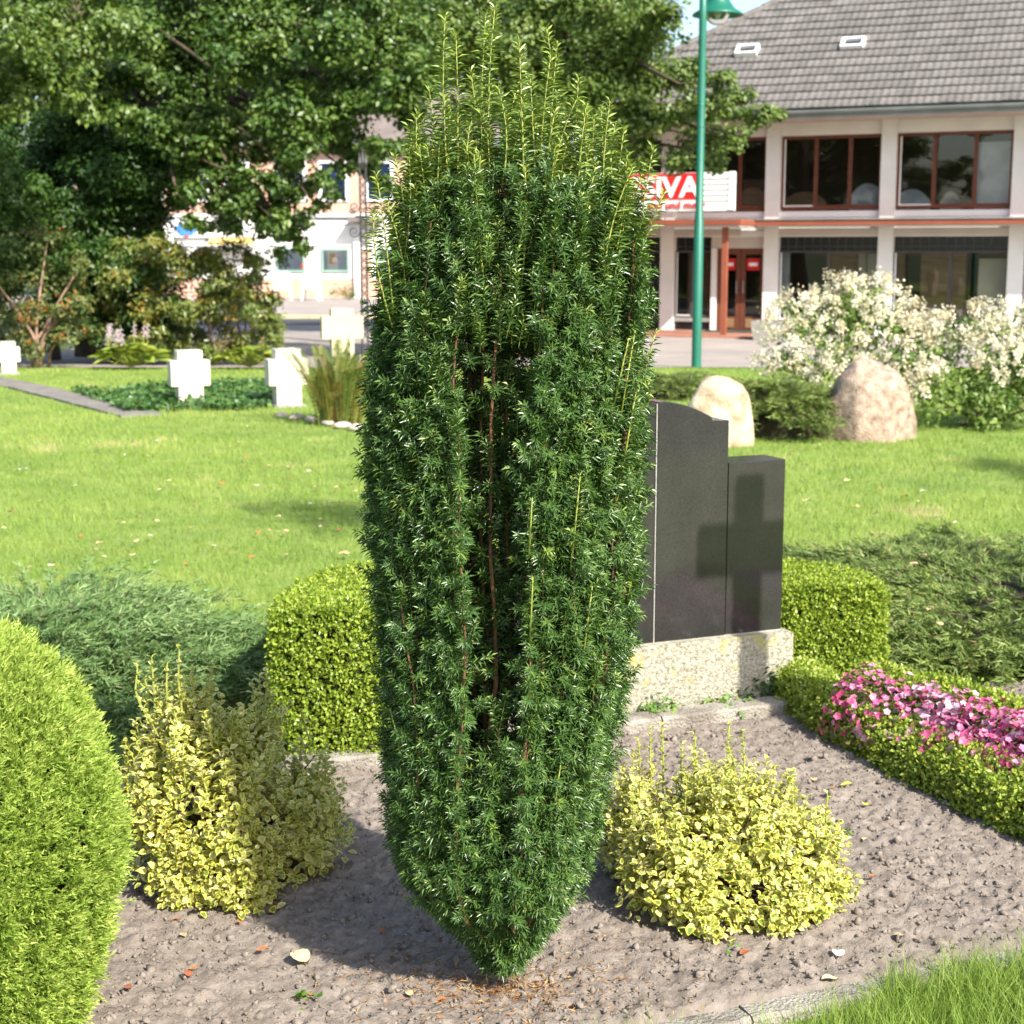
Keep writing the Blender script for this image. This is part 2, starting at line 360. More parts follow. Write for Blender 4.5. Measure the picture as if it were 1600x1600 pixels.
# walls: gable band under the eaves, siding bands below the windows, rear and side walls, floors
bx('upper_wall', M['white'], uL, uR, -0.25, 0.0, zWT + 0.02, zE + 0.75)
zsid = [zC1 - 0.25 + i * (zWB - .03 - (zC1 - 0.25)) / 4 for i in range(5)]
for a, b in zip(cols[:-1], cols[1:]):
    for i in range(4): bx('siding_board', M['whitepaint'], a + cw, b - cw, -0.16, -0.02 - 0.012 * (i % 2), zsid[i] + .004, zsid[i + 1] - .008)
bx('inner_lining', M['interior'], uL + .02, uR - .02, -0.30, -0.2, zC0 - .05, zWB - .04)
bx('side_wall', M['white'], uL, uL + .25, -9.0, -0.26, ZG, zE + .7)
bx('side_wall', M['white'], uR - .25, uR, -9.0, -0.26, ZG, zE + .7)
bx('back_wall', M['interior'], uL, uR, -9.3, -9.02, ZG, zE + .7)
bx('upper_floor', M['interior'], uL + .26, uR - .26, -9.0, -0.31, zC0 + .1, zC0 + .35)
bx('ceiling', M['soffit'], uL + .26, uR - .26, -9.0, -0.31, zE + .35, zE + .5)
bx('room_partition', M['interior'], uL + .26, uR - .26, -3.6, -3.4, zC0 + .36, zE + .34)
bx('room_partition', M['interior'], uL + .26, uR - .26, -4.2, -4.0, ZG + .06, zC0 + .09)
bx('ground_floor', M['concrete'], uL + .26, uR - .26, -9.0, -0.06, ZG - .1, ZG + .05)
for c in cols: bx('column', M['white'], c - cw, c + cw, -0.2, 0.10, ZG, zE + .7)

def window(u0, u1, z0, z1, splits, w=-0.12, fr=0.07, mat='brown'):
    m = MB(); y0, y1 = -w - .06, -w + .04
    m.box(u0, u1, y0, y1, z0, z0 + fr); m.box(u0, u1, y0, y1, z1 - fr, z1)
    xs = [u0] + list(splits) + [u1]
    m.box(u0, u0 + fr, y0, y1, z0 + fr, z1 - fr); m.box(u1 - fr, u1, y0, y1, z0 + fr, z1 - fr)
    for s in splits: m.box(s - fr / 2, s + fr / 2, y0 - .003, y1 - .003, z0 + fr, z1 - fr)
    f = m.build('window', M[mat], bld)
    for i in range(len(xs) - 1):
        a = xs[i] + (fr if i == 0 else fr / 2); b = xs[i + 1] - (fr if i == len(xs) - 2 else fr / 2)
        MB().box(a, b, (y0 + y1) / 2 - .005, (y0 + y1) / 2 + .005, z0 + fr, z1 - fr).build('pane', M['glass'], f)
        MB().box(a, b, y0 - .012, y0 - .002, z0 + fr, z0 + fr + .03).box(a, a + .03, y0 - .012, y0 - .002, z0 + fr + .03, z1 - fr).build('sash', M['whitepaint' if i == 0 else mat], f)
    return f
spl = {2: [U(1271), U(1324)], 3: [U(1455), U(1519)], 1: [U(1098), U(1153)]}
for i in range(len(cols) - 1):
    a, b = cols[i] + cw, cols[i + 1] - cw
    s = spl.get(i, [a + (b - a) / 3, a + 2 * (b - a) / 3]); window(a, b, zWB, zWT + .015, s)
# ground floor: grille band, shop windows, door
def grille(u0, u1):
    g = bx('transom_grille', M['black'], u0, u1, -0.2, -0.14, zGB, zGT)
    m = MB(); n = max(3, int((u1 - u0) / .19))
    for k in range(1, n): x = u0 + (u1 - u0) * k / n; m.box(x - .008, x + .008, .125, .137, zGB, zGT)
    zz = (zGB * .72 + zGT * .28); m.box(u0, u1, .12, .134, zz - .008, zz + .008)
    m.build('grille_bar', M['greyjoint'], g)
for i in (2, 3, 4, 5): 
    a, b = cols[i] + cw, cols[i + 1] - cw
    grille(a, b); window(a, b, ZG + .3, zGB, [a + (b - a) * .5], mat='greyjoint', fr=.04)
    bx('sill_wall', M['black'], a, b, -.22, -.06, ZG, ZG + .295)
uD0, uD1 = U(1121), cols[2] - cw
bx('lintel', M['soffit'], U(1112), uD1, -.22, -.03, Z(388), zC0)
bx('pier', M['white'], U(1113), uD0, -.2, .02, ZG, Z(388) - .002)
a, b = cols[1] + cw, U(1113)
grille(a, b - .002); window(a, b - .002, ZG + .34, zGB, [a + (b - a) * .45], mat='greyjoint', fr=.04)
bx('sill_wall', M['black'], a, b - .002, -.22, -.06, ZG, ZG + .24); bx('sill_ledge', M['concrete'], a, b - .002, -.22, 0.0, ZG + .245, ZG + .335)
a, b = cols[0] + cw, cols[1] - cw
grille(a, b); window(a, b, ZG + .3, zGB, [a + (b - a) * .5], mat='greyjoint', fr=.04); bx('sill_wall', M['black'], a, b, -.22, -.06, ZG, ZG + .295)
# door leaves
zD = Z(389); um = (uD0 + uD1) / 2
for a, b, hs in ((uD0, um - .005, 1), (um + .005, uD1, -1)):
    f = MB(); y0, y1 = .06, .13
    f.box(a, a + .11, y0, y1, ZG + .07, zD).box(b - .11, b, y0, y1, ZG + .07, zD).box(a + .11, b - .11, y0, y1, zD - .13, zD).box(a + .11, b - .11, y0, y1, ZG + .07, ZG + .38)
    d = f.build('door', M['brown'], bld)
    MB().box(a + .11, b - .11, .09, .10, ZG + .38, zD - .13).build('pane', M['glass'], d)
    MB().box(a + .14, b - .14, .045, .058, ZG + .12, ZG + .34).build('kick_plate', M['wood'], d)
    hx = b - .08 if hs > 0 else a + .08
    MB().tube([(hx, .0, ZG + .95), (hx, .0, ZG + 1.25)], .014).tube([(hx, .06, ZG + .98), (hx, .0, ZG + .98)], .01).tube([(hx, .06, ZG + 1.22), (hx, .0, ZG + 1.22)], .01).build('handle', M['zinc'], d)
    MB().box(a + .14, b - .14, .078, .086, ZG + 1.50, ZG + 1.78).build('red_sticker', M['red'], d)
    MB().box(a + .19, b - .19, .072, .077, ZG + 1.60, ZG + 1.68).build('sticker_lettering', M['whitepaint'], d)
# canopy: shallow band along the facade, deep portico at the door
wP = float((G(1130, 526, ZG) - A_) @ BN)
uP = float((G(1130, 526, ZG) - A_) @ BD)
uPe = U(1158, wP + .25, 348)
zp1, zp0 = fac(1100, 343, wP + .3)[1], fac(1100, 352.5, wP + .3)[1]
zc1, zc0 = zp1, zp0
bx('canopy_roof', M['fascia'], uPe, uR, 0.102, 1.0, zc0 + .01, zc1)
bx('canopy_roof', M['fascia'], uL, uPe - .002, 0.102, wP + .3, zc0 + .012, zc1 + .002)
bx('canopy_soffit', M['soffit'], uPe + .03, uR, 0.12, .97, zc0 - .02, zc0 + .006)
bx('canopy_soffit', M['soffit'], uL, uPe - .03, 0.12, wP + .27, zc0 - .03, zc0 + .005)
post = bx('canopy_post', M['fascia'], uP - .06, uP + .06, wP - .06, wP + .06, ZG, zc0 - .035)
bx('band_wall', M['soffit'], uL, uD1 - .6, -0.02, .05, zGT + .003, zc0 - .04)
bx('band_wall', M['soffit'], cols[2], uR, -0.02, .05, zGT + .003, zc0 - .04)
zl = zc1 + .05
bx('flashing', M['zinc'], uPe - .02, uR, .96, 1.03, zc1 + .003, zc1 + .03)
# entrance floor
pe = MB().box(cols[1] - 2.5, uPe + .6, -wP - .55, .1, ZG - .03, ZG + .035).build('entrance_floor', M['terracotta'], None)
pe.location = A_; pe.rotation_euler = (0, 0, rot_b); pe['kind'] = 'structure'
bx('door_mat', M['carpet'], uD0 - .1, uD1 - .05, .05, .75, ZG + .037, ZG + .05)
# gutter and roof
zGut = fac(1400, 171, OV)[1]
PIT = R(38)
gut = MB(); a_ = np.linspace(0, np.pi, 9)
gp = [(-OV - .10 - .085 * math.cos(t), zGut + .04 - .085 * math.sin(t)) for t in a_]
V = [(uL - OV, y, z) for y, z in gp] + [(uR + OV, y, z) for y, z in gp]
gut.add(V, [(i, i + 1, 10 + i, 9 + i) for i in range(8)]); gut.box(uL - OV, uR + OV, -OV - .02, -OV, zGut - .12, zGut + .07)
gut.build('gutter', M['zinc'], bld)
bx('eave_soffit', M['soffit'], uL - OV, uR + OV, .01, OV - .02, zGut - .12, zGut - .09)
run = 6.4; tp = math.tan(PIT); ze = zGut + .06
roof_b = MB()
HP = 1.3; e0, e1_ = uL - OV, uR + OV
pts = [(e0, -OV - .06, ze), (e1_, -OV - .06, ze), (e1_ - run, -OV - .06 + run, ze + run * tp), (e0 + HP * run, -OV - .06 + run, ze + run * tp)]
ybk = -OV - .06 + 2 * run
roof_b.add(pts + [(e0, ybk, ze), (e1_, ybk, ze)], [(0, 1, 2, 3), (5, 4, 3, 2), (4, 0, 3), (1, 5, 2)])
roof = roof_b.build('roof', M['deck'], bld)
# roof tiles with two waves
TW, TL = 0.33, 0.335
tx = np.linspace(0, TW + .012, 9); tz = 0.016 * (0.5 + 0.5 * np.cos(tx / TW * 4 * np.pi))
Vt = [(x, 0, z + .055) for x, z in zip(tx, tz)] + [(x, TL + .05, z + .012) for x, z in zip(tx, tz)] + [(x, 0, .01) for x in tx]
Ft = [(i, i + 1, 10 + i, 9 + i) for i in range(8)] + [(18 + i, 19 + i, i + 1, i) for i in range(8)]
tile_meshes = []
for v in range(5):
    tm = M['tile'].copy(); tile_meshes.append(make_mesh('tile', np.array(Vt), Ft, tm, None, False))
    k = 0.88 + .06 * v
    for nd in tm.node_tree.nodes:
        if nd.type == 'VALTORGB':
            for e in nd.color_ramp.elements: e.color = tuple(c * k for c in e.color[:3]) + (1,)
slots = []
cpi, spi = math.cos(PIT), math.sin(PIT)
nrow = int(run / cpi / TL)
for r_ in range(nrow):
    s = r_ * TL; h = s * cpi; u = e0 + HP * h + .05
    u = e0 + math.ceil((u - e0) / TW) * TW
    while u + TW < e1_ - h:
        slots.append((u, -OV - .06 + h - .03, ze + s * spi, r_)); u += TW
SL = np.array(slots)
Pw = A_ + SL[:, :1] * BD + SL[:, 1:2] * (-BN); Pw[:, 2] = SL[:, 2]
dc = Pw - np.array([0, 0, CAM_H]); dep = dc[:, 1] * cp - dc[:, 2] * sp
ppx = 800 + FPX * dc[:, 0] / dep; ppy = 800 - FPX * (dc[:, 1] * sp + dc[:, 2] * cp) / dep
sky_l = [(1168, 82), (1333, 71)]
inview = (ppx > 1020) & (ppx < 1610) & (ppy > -15)
for sx, sy in sky_l: inview &= ~((np.abs(ppx - sx - 2) < 26) & (np.abs(ppy - sy) < 14))
skip = np.zeros(len(SL), bool)
order = np.argsort(np.where(inview, dep, 1e9))[:min(300, int(inview.sum()))]
big = set(order.tolist()); Vr, Fr = [], []
for k_, (u, y, z, r_) in enumerate(slots):
    if k_ in big:
        t = link('tile', tile_meshes[rng.integers(5)], roof); t.location = (u, y, z + rng.normal() * .003); t.rotation_euler = (PIT + rng.normal() * .008, 0, rng.normal() * .008)
    elif not skip[k_]:
        b = len(Vr); yy = np.array(Vt); ca, sa = cpi, spi
        Vr += [(u + p[0], y + p[1] * ca - p[2] * sa, z + p[1] * sa + p[2] * ca) for p in yy]; Fr += [tuple(i + b for i in f) for f in Ft]
part('tile_field', np.array(Vr), Fr, M['tile'], roof, kind='stuff')
for side in (0, 1):                                                        # hip ridges
    x0, x1 = (e0, e0 + HP * run) if side == 0 else (e1_, e1_ - run)
    m = MB(); nn = 20
    for k_ in range(nn):
        t0, t1 = k_ / nn, (k_ + 1.12) / nn
        m.tube([(x0 + (x1 - x0) * t0, -OV - .06 + run * t0, ze + run * tp * t0 + .055), (x0 + (x1 - x0) * t1, -OV - .06 + run * t1, ze + run * tp * t1 + .045)], [.10, .085], 8)
    m.build('hip_ridge', M['tile'], roof)
for sx, sy in sky_l:                                                       # open roof lights
    d = ray(sx, sy); a0 = np.array([0, 0, CAM_H]); nl = BN * spi + np.array([0, 0, cpi]); p_on = A_ + BN * (OV + .06) + np.array([0, 0, ze + .07])
    t = ((p_on - a0) @ nl) / (d @ nl); p = a0 + d * t
    ul = float((p - A_) @ BD); yl = -float((p - A_) @ BN)
    s = MB(); w2, l2 = .27, .19
    s.box(-w2, w2, -l2, -l2 + .06, 0, .12).box(-w2, w2, l2 - .06, l2, 0, .12).box(-w2, -w2 + .06, -l2 + .06, l2 - .06, 0, .12).box(w2 - .06, w2, -l2 + .06, l2 - .06, 0, .12)
    so = s.build('skylight', M['whitepaint'], roof); so.location = (ul, yl, p[2]); so.rotation_euler = (PIT, 0, 0)
    MB().box(-w2 + .06, w2 - .06, -l2 + .06, l2 - .06, .03, .05).build('pane', M['glass'], so)
    MB().box(-w2 + .06, w2 - .06, -l2 + .06, l2 - .06, 0.005, .012).build('shaft', M['deck'], so)
# what stands behind the glass
def headboard(px0, px1, py0, py1, mat, label, arch=.4, w=-.9):
    u0, z1 = fac(px0, py0, w); u1, z0 = fac(px1, py1, w); z0 = zC0 + .36
    pts = [(u0, z0), (u1, z0)] + [(u1 + (u0 - u1) * t, z1 - (z1 - z0) * arch * (2 * t - 1) ** 2) for t in np.linspace(0, 1, 13)]
    o = MB().prism(pts, -w, -w + .09).build('bed_headboard', mat); o.location = A_; o.rotation_euler = (0, 0, rot_b)
    tag(o, label, 'headboard', 'beds shown behind the upper windows')
headboard(1150, 1199, 293, 325, M['wood'], 'arched wooden headboard behind the pane right of the red sign')
headboard(1222, 1292, 300, 325, M['wood'], 'low arched wooden headboard in the middle upper window')
headboard(1328, 1382, 287, 325, M['bedwhite'], 'white arched headboard in the middle upper window')
headboard(1396, 1452, 296, 325, M['bedwhite'], 'white headboard in the right upper window')
headboard(1470, 1500, 299, 325, M['cream'], 'small cream headboard in the right upper window')
def room_box(name, px0, px1, py0, py1, w, mat, label, cat, th=.1):
    u0, z1 = fac(px0, py0, w); u1, z0 = fac(px1, py1, w)
    o = MB().box(u0, u1, -w, -w + th, z0, z1).build(name, mat); o.location = A_; o.rotation_euler = (0, 0, rot_b); return tag(o, label, cat)
room_box('curtain', 1527, 1583, 222, 326, -.6, M['bedwhite'], 'pale curtain panel at the right end of the upper window', 'curtain')
zf = ZG + .06
def shop_panel(px0, px1, py0, w, mat, label, cat='panel', name='display_panel'):
    u0, z1 = fac(px0, py0, w); u1, _ = fac(px1, py0, w)
    o = MB().box(u0, u1, -w, -w + .08, zf, z1).build(name, mat); o.location = A_; o.rotation_euler = (0, 0, rot_b); tag(o, label, cat)
shop_panel(1216, 1234, 395, -.7, M['bedwhite'], 'white curtain at the left edge of the shop window', 'curtain', 'curtain')
shop_panel(1296, 1342, 394, -1.6, M['wood'], 'brown display wall in the shop window above the white bush')
shop_panel(1342, 1354, 396, -1.2, M['cream'], 'slim cream pillar inside the shop window')
shop_panel(1356, 1372, 396, -.8, M['cream'], 'cream panel beside the white column inside the shop')
shop_panel(1398, 1416, 394, -1.6, M['wood'], 'narrow wooden panel inside the right shop window')
shop_panel(1440, 1511, 394, -1.2, M['wood'], 'wide wooden display wall in the right shop window')
shop_panel(1530, 1577, 404, -.7, M['cream'], 'pale display board at the right end of the shop window')
shop_panel(1075, 1108, 394, -1.0, M['wood'], 'wooden panel behind the window left of the door')

# sign above the portico
sg_w = wP + .12
s0, zs1 = fac(915, 271, sg_w); s1, zs0 = fac(1147, 330, sg_w)
sr, zr0 = fac(1097, 312, sg_w)
zs1 = fac(1060, 270, sg_w)[1]; zs0 = fac(1060, 330, sg_w)[1]; zr0 = fac(1060, 312, sg_w)[1]
sign = thing('shop_sign', 'red and white sign board reading MASSIVA above the entrance canopy', 'sign', A_, rot_b)
MB().box(s0, s1, -sg_w, -sg_w + .10, zs0, zs1).build('board', M['whitepaint'], sign)
MB().box(s0 + .02, sr, -sg_w - .012, -sg_w - .002, zr0, zs1 - .01).build('red_panel', M['red'], sign)
for i in range(5):
    zz = zs0 + .22 + i * (zs1 - zs0 - .25) / 5
    MB().box(sr + .03, s1 - .15, -sg_w - .014, -sg_w - .003, zz, zz + .012).build('slat_joint', M['zinc'], sign)
MB().box(s1 - .13, s1 + .01, -sg_w - .02, -sg_w - .002, zs0 + .02, zs1 + .01).build('end_post', M['whitepaint'], sign)
for q in (.25, .75, 1.6, 1.9, 2.7): MB().tube([(s1 - q, -sg_w, zs0 + .02), (s1 - q - .05, -sg_w, zc1)], .014).build('bracket', M['zinc'], sign)
def text(body, size, u, z, mat, name, width=None, bold=.0, shear=0):
    c = bpy.data.curves.new('lettering', 'FONT'); c.body = body; c.size = size; c.extrude = .012; c.offset = bold; c.shear = shear
    o = bpy.data.objects.new('tmp', c); COL.objects.link(o); bpy.context.view_layer.update()
    me = bpy.data.meshes.new_from_object(o); bpy.data.objects.remove(o)
    me.materials.clear(); me.materials.append(mat)
    xs = [v.co.x for v in me.vertices]; k = (width / (max(xs) - min(xs))) if width else 1; mn = min(xs)
    for v in me.vertices: v.co.x = (v.co.x - mn) * k
    nv = len(me.vertices); grp = list(range(nv))                              # one object for each letter
    def find(i):
        while grp[i] != i: grp[i] = grp[grp[i]]; i = grp[i]
        return i
    for e in me.edges: grp[find(e.vertices[0])] = find(e.vertices[1])
    for g in sorted({find(i) for i in range(nv)}):
        ids = [i for i in range(nv) if find(i) == g]; mp = {i: k for k, i in enumerate(ids)}
        l = link(name, make_mesh(name, np.array([me.vertices[i].co[:] for i in ids]), [tuple(mp[i] for i in p.vertices) for p in me.polygons if find(p.vertices[0]) == g], mat), sign)
        l.rotation_euler = (R(90), 0, 0); l.location = (u, -sg_w - .016, z)
    bpy.data.meshes.remove(me)
hh = zs1 - .01 - zr0
ux = lambda px: fac(px, 290, sg_w)[0]
text('MASSIVA', hh * 1.08, ux(922), zr0 + hh * .11, M['whitepaint'], 'letter', width=ux(1095) - ux(922), bold=.018)
text('een und mehr', (zr0 - zs0) * .95, ux(1014), zs0 + (zr0 - zs0) * .24, M['red'], 'small_letter', width=ux(1104) - ux(1014), bold=.0)

# planter trough by the entrance
pp = G(1197, 531, ZG)
tr = thing('planter_trough', 'grey concrete planter trough beside the shop entrance', 'planter', (pp[0] + .15, pp[1], ZG), rot_b)
tm = MB(); 
tm.prism([(-.36, 0), (.36, 0), (.44, .42), (-.44, .42)], -.3, .3); tm.build('trough', M['concrete'], tr)
MB().box(-.40, .40, -.26, .26, .421, .44).build('planting_soil', M['soil'], tr)

# ------------------------------------------------------------------ the brick shop at the far left
def brick_mat():
    m, n, l, b = mat_base('salmon_brickwork'); b.inputs['Roughness'].default_value = 0.9
    tc = n.new('ShaderNodeTexCoord'); mp = n.new('ShaderNodeMapping'); mp.inputs['Rotation'].default_value = (R(90), 0, 0); l.new(tc.outputs['Object'], mp.inputs[0])
    t = n.new('ShaderNodeTexBrick'); t.inputs['Scale'].default_value = 4.0; t.inputs['Color1'].default_value = (0.50, 0.28, 0.20, 1); t.inputs['Color2'].default_value = (0.55, 0.33, 0.25, 1); t.inputs['Mortar'].default_value = (0.5, 0.42, 0.36, 1)
    t.inputs['Mortar Size'].default_value = .012
    l.new(mp.outputs[0], t.inputs[0]); l.new(t.outputs[0], b.inputs['Base Color']); return m
M['brick'] = brick_mat()
M['blueglass'] = surf('blue_blind', (0.10, 0.18, 0.40), None, 1, 0.3)
M['lacewhite'] = surf('net_curtain', (0.55, 0.60, 0.68), None, 4, 0.7)
M['yellow'] = surf('yellow_awning', (0.62, 0.47, 0.16), None, 2, 0.8)
M['blue'] = surf('logo_blue', (0.06, 0.22, 0.6), None, 2, 0.5)
M['greenframe'] = surf('pale_green_frame', (0.25, 0.42, 0.34), None, 2, 0.5)
M['slate'] = surf('grey_brown_roof', (0.20, 0.16, 0.15), (0.13, 0.11, 0.10), 1.5, 0.9, .3, 20)
YF = 64.0; ZF = -0.25
fz = lambda py, px=500: float(At(px, py, YF)[2]); fx = lambda px, py=380: float(At(px, py, YF)[0])
bk = thing('brick_shop', 'brick house with a white shop front seen under the oak branches', 'building', (0, YF, ZF))
def fb(name, mat, px0, px1, py0, py1, y0=0.0, y1=.2, parent=bk):           # y0 nearer the viewer is negative
    return MB().box(fx(px0), fx(px1), y0, y1, fz(py1) - ZF, fz(py0) - ZF).build(name, mat, parent)
fb('brick_wall', M['brick'], 120, 820, 228, 334)
fb('shop_fascia', M['white'], 120, 820, 335, 384, -.05, .2)
fb('shop_wall', M['white'], 120, 820, 384.4, 436, .02, .22)
fb('plinth_wall', M['brick'], 120, 820, 436.5, 467, .0, .2)
fb('corner_pier', M['whitepaint'], 553, 565, 350, 467, -.15, -.052)
fb('brick_pier', M['brick'], 566, 580, 390, 467, -.12, -.052)
fb('fascia_moulding', M['whitepaint'], 120, 820, 334.5, 339, -.2, -.06)
fb('fascia_joint', M['zinc'], 495, 548, 341, 342.5, -.09, -.06); fb('fascia_joint', M['zinc'], 495, 548, 350, 351.2, -.09, -.06)
fb('door_canopy', M['slate'], 548, 600, 341, 347, -.9, -.16)
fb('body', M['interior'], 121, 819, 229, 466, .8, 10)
for px0, px1, col in ((358, 388, 'blueglass'), (436, 476, 'lacewhite'), (504, 542, 'blueglass'), (576, 612, 'blueglass'), (290, 325, 'lacewhite'), (220, 255, 'lacewhite'), (650, 690, 'lacewhite')):
    w_ = MB(); a, b, z0, z1 = fx(px0 - 5), fx(px1 + 5), fz(311) - ZF, fz(255) - ZF; f_ = .14
    w_.box(a, b, -.06, .03, z0 - .1, z0).box(a, b, -.06, .03, z1, z1 + f_).box(a, a + f_, -.06, .03, z0, z1).box(b - f_, b, -.06, .03, z0, z1)
    wo = w_.build('window', M['whitepaint'], bk)
    MB().box(a + f_, b - f_, -.03, -.02, z0, z1).build('pane', M['glass'], wo)
    MB().box(a + f_, b - f_, -.012, -.004, z0, z1).build('blind', M[col], wo)
for px0, px1 in ((431, 476), (502, 545), (590, 640), (200, 250)):
    w_ = MB(); a, b, z0, z1 = fx(px0), fx(px1), fz(425) - ZF, fz(388) - ZF; f_ = .08
    w_.box(a, b, -.06, .015, z0, z0 + f_).box(a, b, -.06, .015, z1 - f_, z1).box(a, a + f_, -.06, .015, z0 + f_, z1 - f_).box(b - f_, b, -.06, .015, z0 + f_, z1 - f_)
    wo = w_.build('shop_window', M['greenframe'], bk)
    MB().box(a + f_, b - f_, -.04, -.03, z0 + f_, z1 - f_).build('pane', M['glass'], wo)
    MB().box(a + f_, b - f_, -.01, .012, z0 + f_, z1 - f_).build('shop_blind', M['lacewhite'], wo)
    if px0 == 502:
        c0, c1 = fx(511), fx(528)
        MB().box(c0, c1, -.028, -.02, fz(422) - ZF, fz(391) - ZF).build('poster', M['whitepaint'], wo)
        MB().box(c0 + .08, c0 + .32, -.036, -.03, fz(412) - ZF, fz(396) - ZF).build('poster_picture', M['yellow'], wo)
        MB().box(c0 + .2, c1 - .03, -.042, -.037, fz(410) - ZF, fz(402) - ZF).build('poster_picture', M['slate'], wo)
    if px0 == 431: MB().box(fx(470), fx(475.5), -.05, -.042, fz(419) - ZF, fz(412) - ZF).build('red_label', M['red'], wo)
rf = MB(); e_ = .6; zr = fz(228) - ZF
rf.add([(fx(110), -e_, zr), (fx(830), -e_, zr), (fx(830), 5, zr + 4.2), (fx(110), 5, zr + 4.2), (fx(110), 10.6, zr), (fx(830), 10.6, zr)], [(0, 1, 2, 3), (3, 2, 5, 4), (0, 3, 4), (1, 5, 2)])
rf.build('roof', M['slate'], bk); fb('eave_board', M['zinc'], 112, 828, 222, 228.5, -.62, -.02)
hs = thing('shop_fascia_sign', 'long white shop sign with a blue and red emblem on the brick house', 'sign', (0, YF, ZF))
fb('board', M['whitepaint'], 276, 338, 341, 371, -.2, -.07, hs); fb('board', M['whitepaint'], 340, 398, 341, 370, -.2, -.07, hs)
q0 = fx(293); zz0 = fz(361) - ZF
for dx, dz, r_, mt in ((-.1, .05, .30, 'blue'), (.16, -.02, .2, 'blue'), (.12, .22, .12, 'red'), (.02, -.12, .14, 'red')):
    t = np.linspace(0, 2 * np.pi, 14, endpoint=False); MB().prism([(q0 + dx + r_ * math.cos(x) * (1 + .25 * math.sin(3 * x)), zz0 + dz + r_ * .8 * math.sin(x)) for x in t], -.23 - r_ * .02, -.201).build('emblem', M[mt], hs)
aw = thing('shop_awning', 'yellow folded awning below the long white shop sign', 'awning', (0, YF, ZF))
MB().add([(fx(330), -.21, fz(371.5) - ZF), (fx(398), -.21, fz(371.5) - ZF), (fx(398), -.7, fz(384) - ZF), (fx(330), -.7, fz(384) - ZF), (fx(330), -.21, fz(384) - ZF), (fx(398), -.21, fz(384) - ZF)], [(0, 3, 2, 1), (0, 4, 3), (1, 2, 5), (4, 5, 2, 3)]).build('awning_cloth', M['yellow'], aw)
MB().tube([(fx(330), -.71, fz(384) - ZF), (fx(398), -.71, fz(384) - ZF)], .03).build('awning_bar', M['whitepaint'], aw)
# two white chairs in front
def chair(px, label):
    c = At(px, 469, 60.5); t = thing('garden_chair', label, 'chair', (c[0], c[1], -.25), R(8 if px < 460 else -6), 'white chairs on the far pavement')
    m = MB(); m.box(-.30, .30, -.28, .28, .44, .50); m.build('seat', M['whitepaint'], t)
    b = MB(); b.prism([(-.30, .505), (.30, .505), (.32, 1.0), (.22, 1.08), (-.22, 1.08), (-.32, 1.0)], .24, .30); b.build('backrest', M['whitepaint'], t)
    for sx in (-1, 1):
        for sy in (-1, 1): MB().tube([(sx * .28, sy * .25, .44), (sx * .32, sy * .29, 0)], [.045, .035], 6).build('leg', M['whitepaint'], t)
        MB().box(sx * .30 - .035, sx * .30 + .035, -.28, .235, .68, .72).tube([(sx * .30, -.26, .5), (sx * .30, -.26, .68)], .03, 6).build('armrest', M['whitepaint'], t)
chair(442, 'white garden chair on the far pavement, nearer the shrubs')
chair(487, 'white garden chair on the far pavement, nearer the iron post')
# ------------------------------------------------------------------ trees and far shrubs
M['bark'] = surf('grey_brown_bark', (0.11, 0.08, 0.055), (0.06, 0.045, 0.03), 6, 0.95, 0.8, 30, stretch=(1, 1, .25))
M['palebark'] = surf('pinkish_bark', (0.34, 0.22, 0.16), (0.2, 0.13, 0.09), 8, 0.9, 0.4, 40)
M['oak'] = leafmat('oak_leaves', [(0, (0.026, 0.062, 0.011)), (.5, (0.055, 0.112, 0.018)), (1, (0.12, 0.18, 0.032))], .42, .45, .2)
M['maple'] = leafmat('light_tree_leaves', [(0, (0.042, 0.09, 0.016)), (.5, (0.085, 0.145, 0.026)), (1, (0.165, 0.22, 0.045))], .42, .45, .25)
M['fir'] = leafmat('evergreen_leaves', [(0, (0.016, 0.044, 0.010)), (.6, (0.03, 0.072, 0.013)), (1, (0.055, 0.11, 0.018))], .45, .3, .15)
M['rhodo'] = leafmat('leathery_leaves', [(0, (0.06, 0.11, 0.022)), (.6, (0.14, 0.19, 0.04)), (.95, (0.20, 0.19, 0.04)), (1, (0.34, 0.20, 0.03))], .32, .5, .2)
M['olive'] = leafmat('olive_shrub_leaves', [(0, (0.06, 0.10, 0.025)), (.7, (0.13, 0.17, 0.05)), (.96, (0.2, 0.2, 0.06)), (1, (0.45, 0.14, 0.03))], .4, .4, .25)

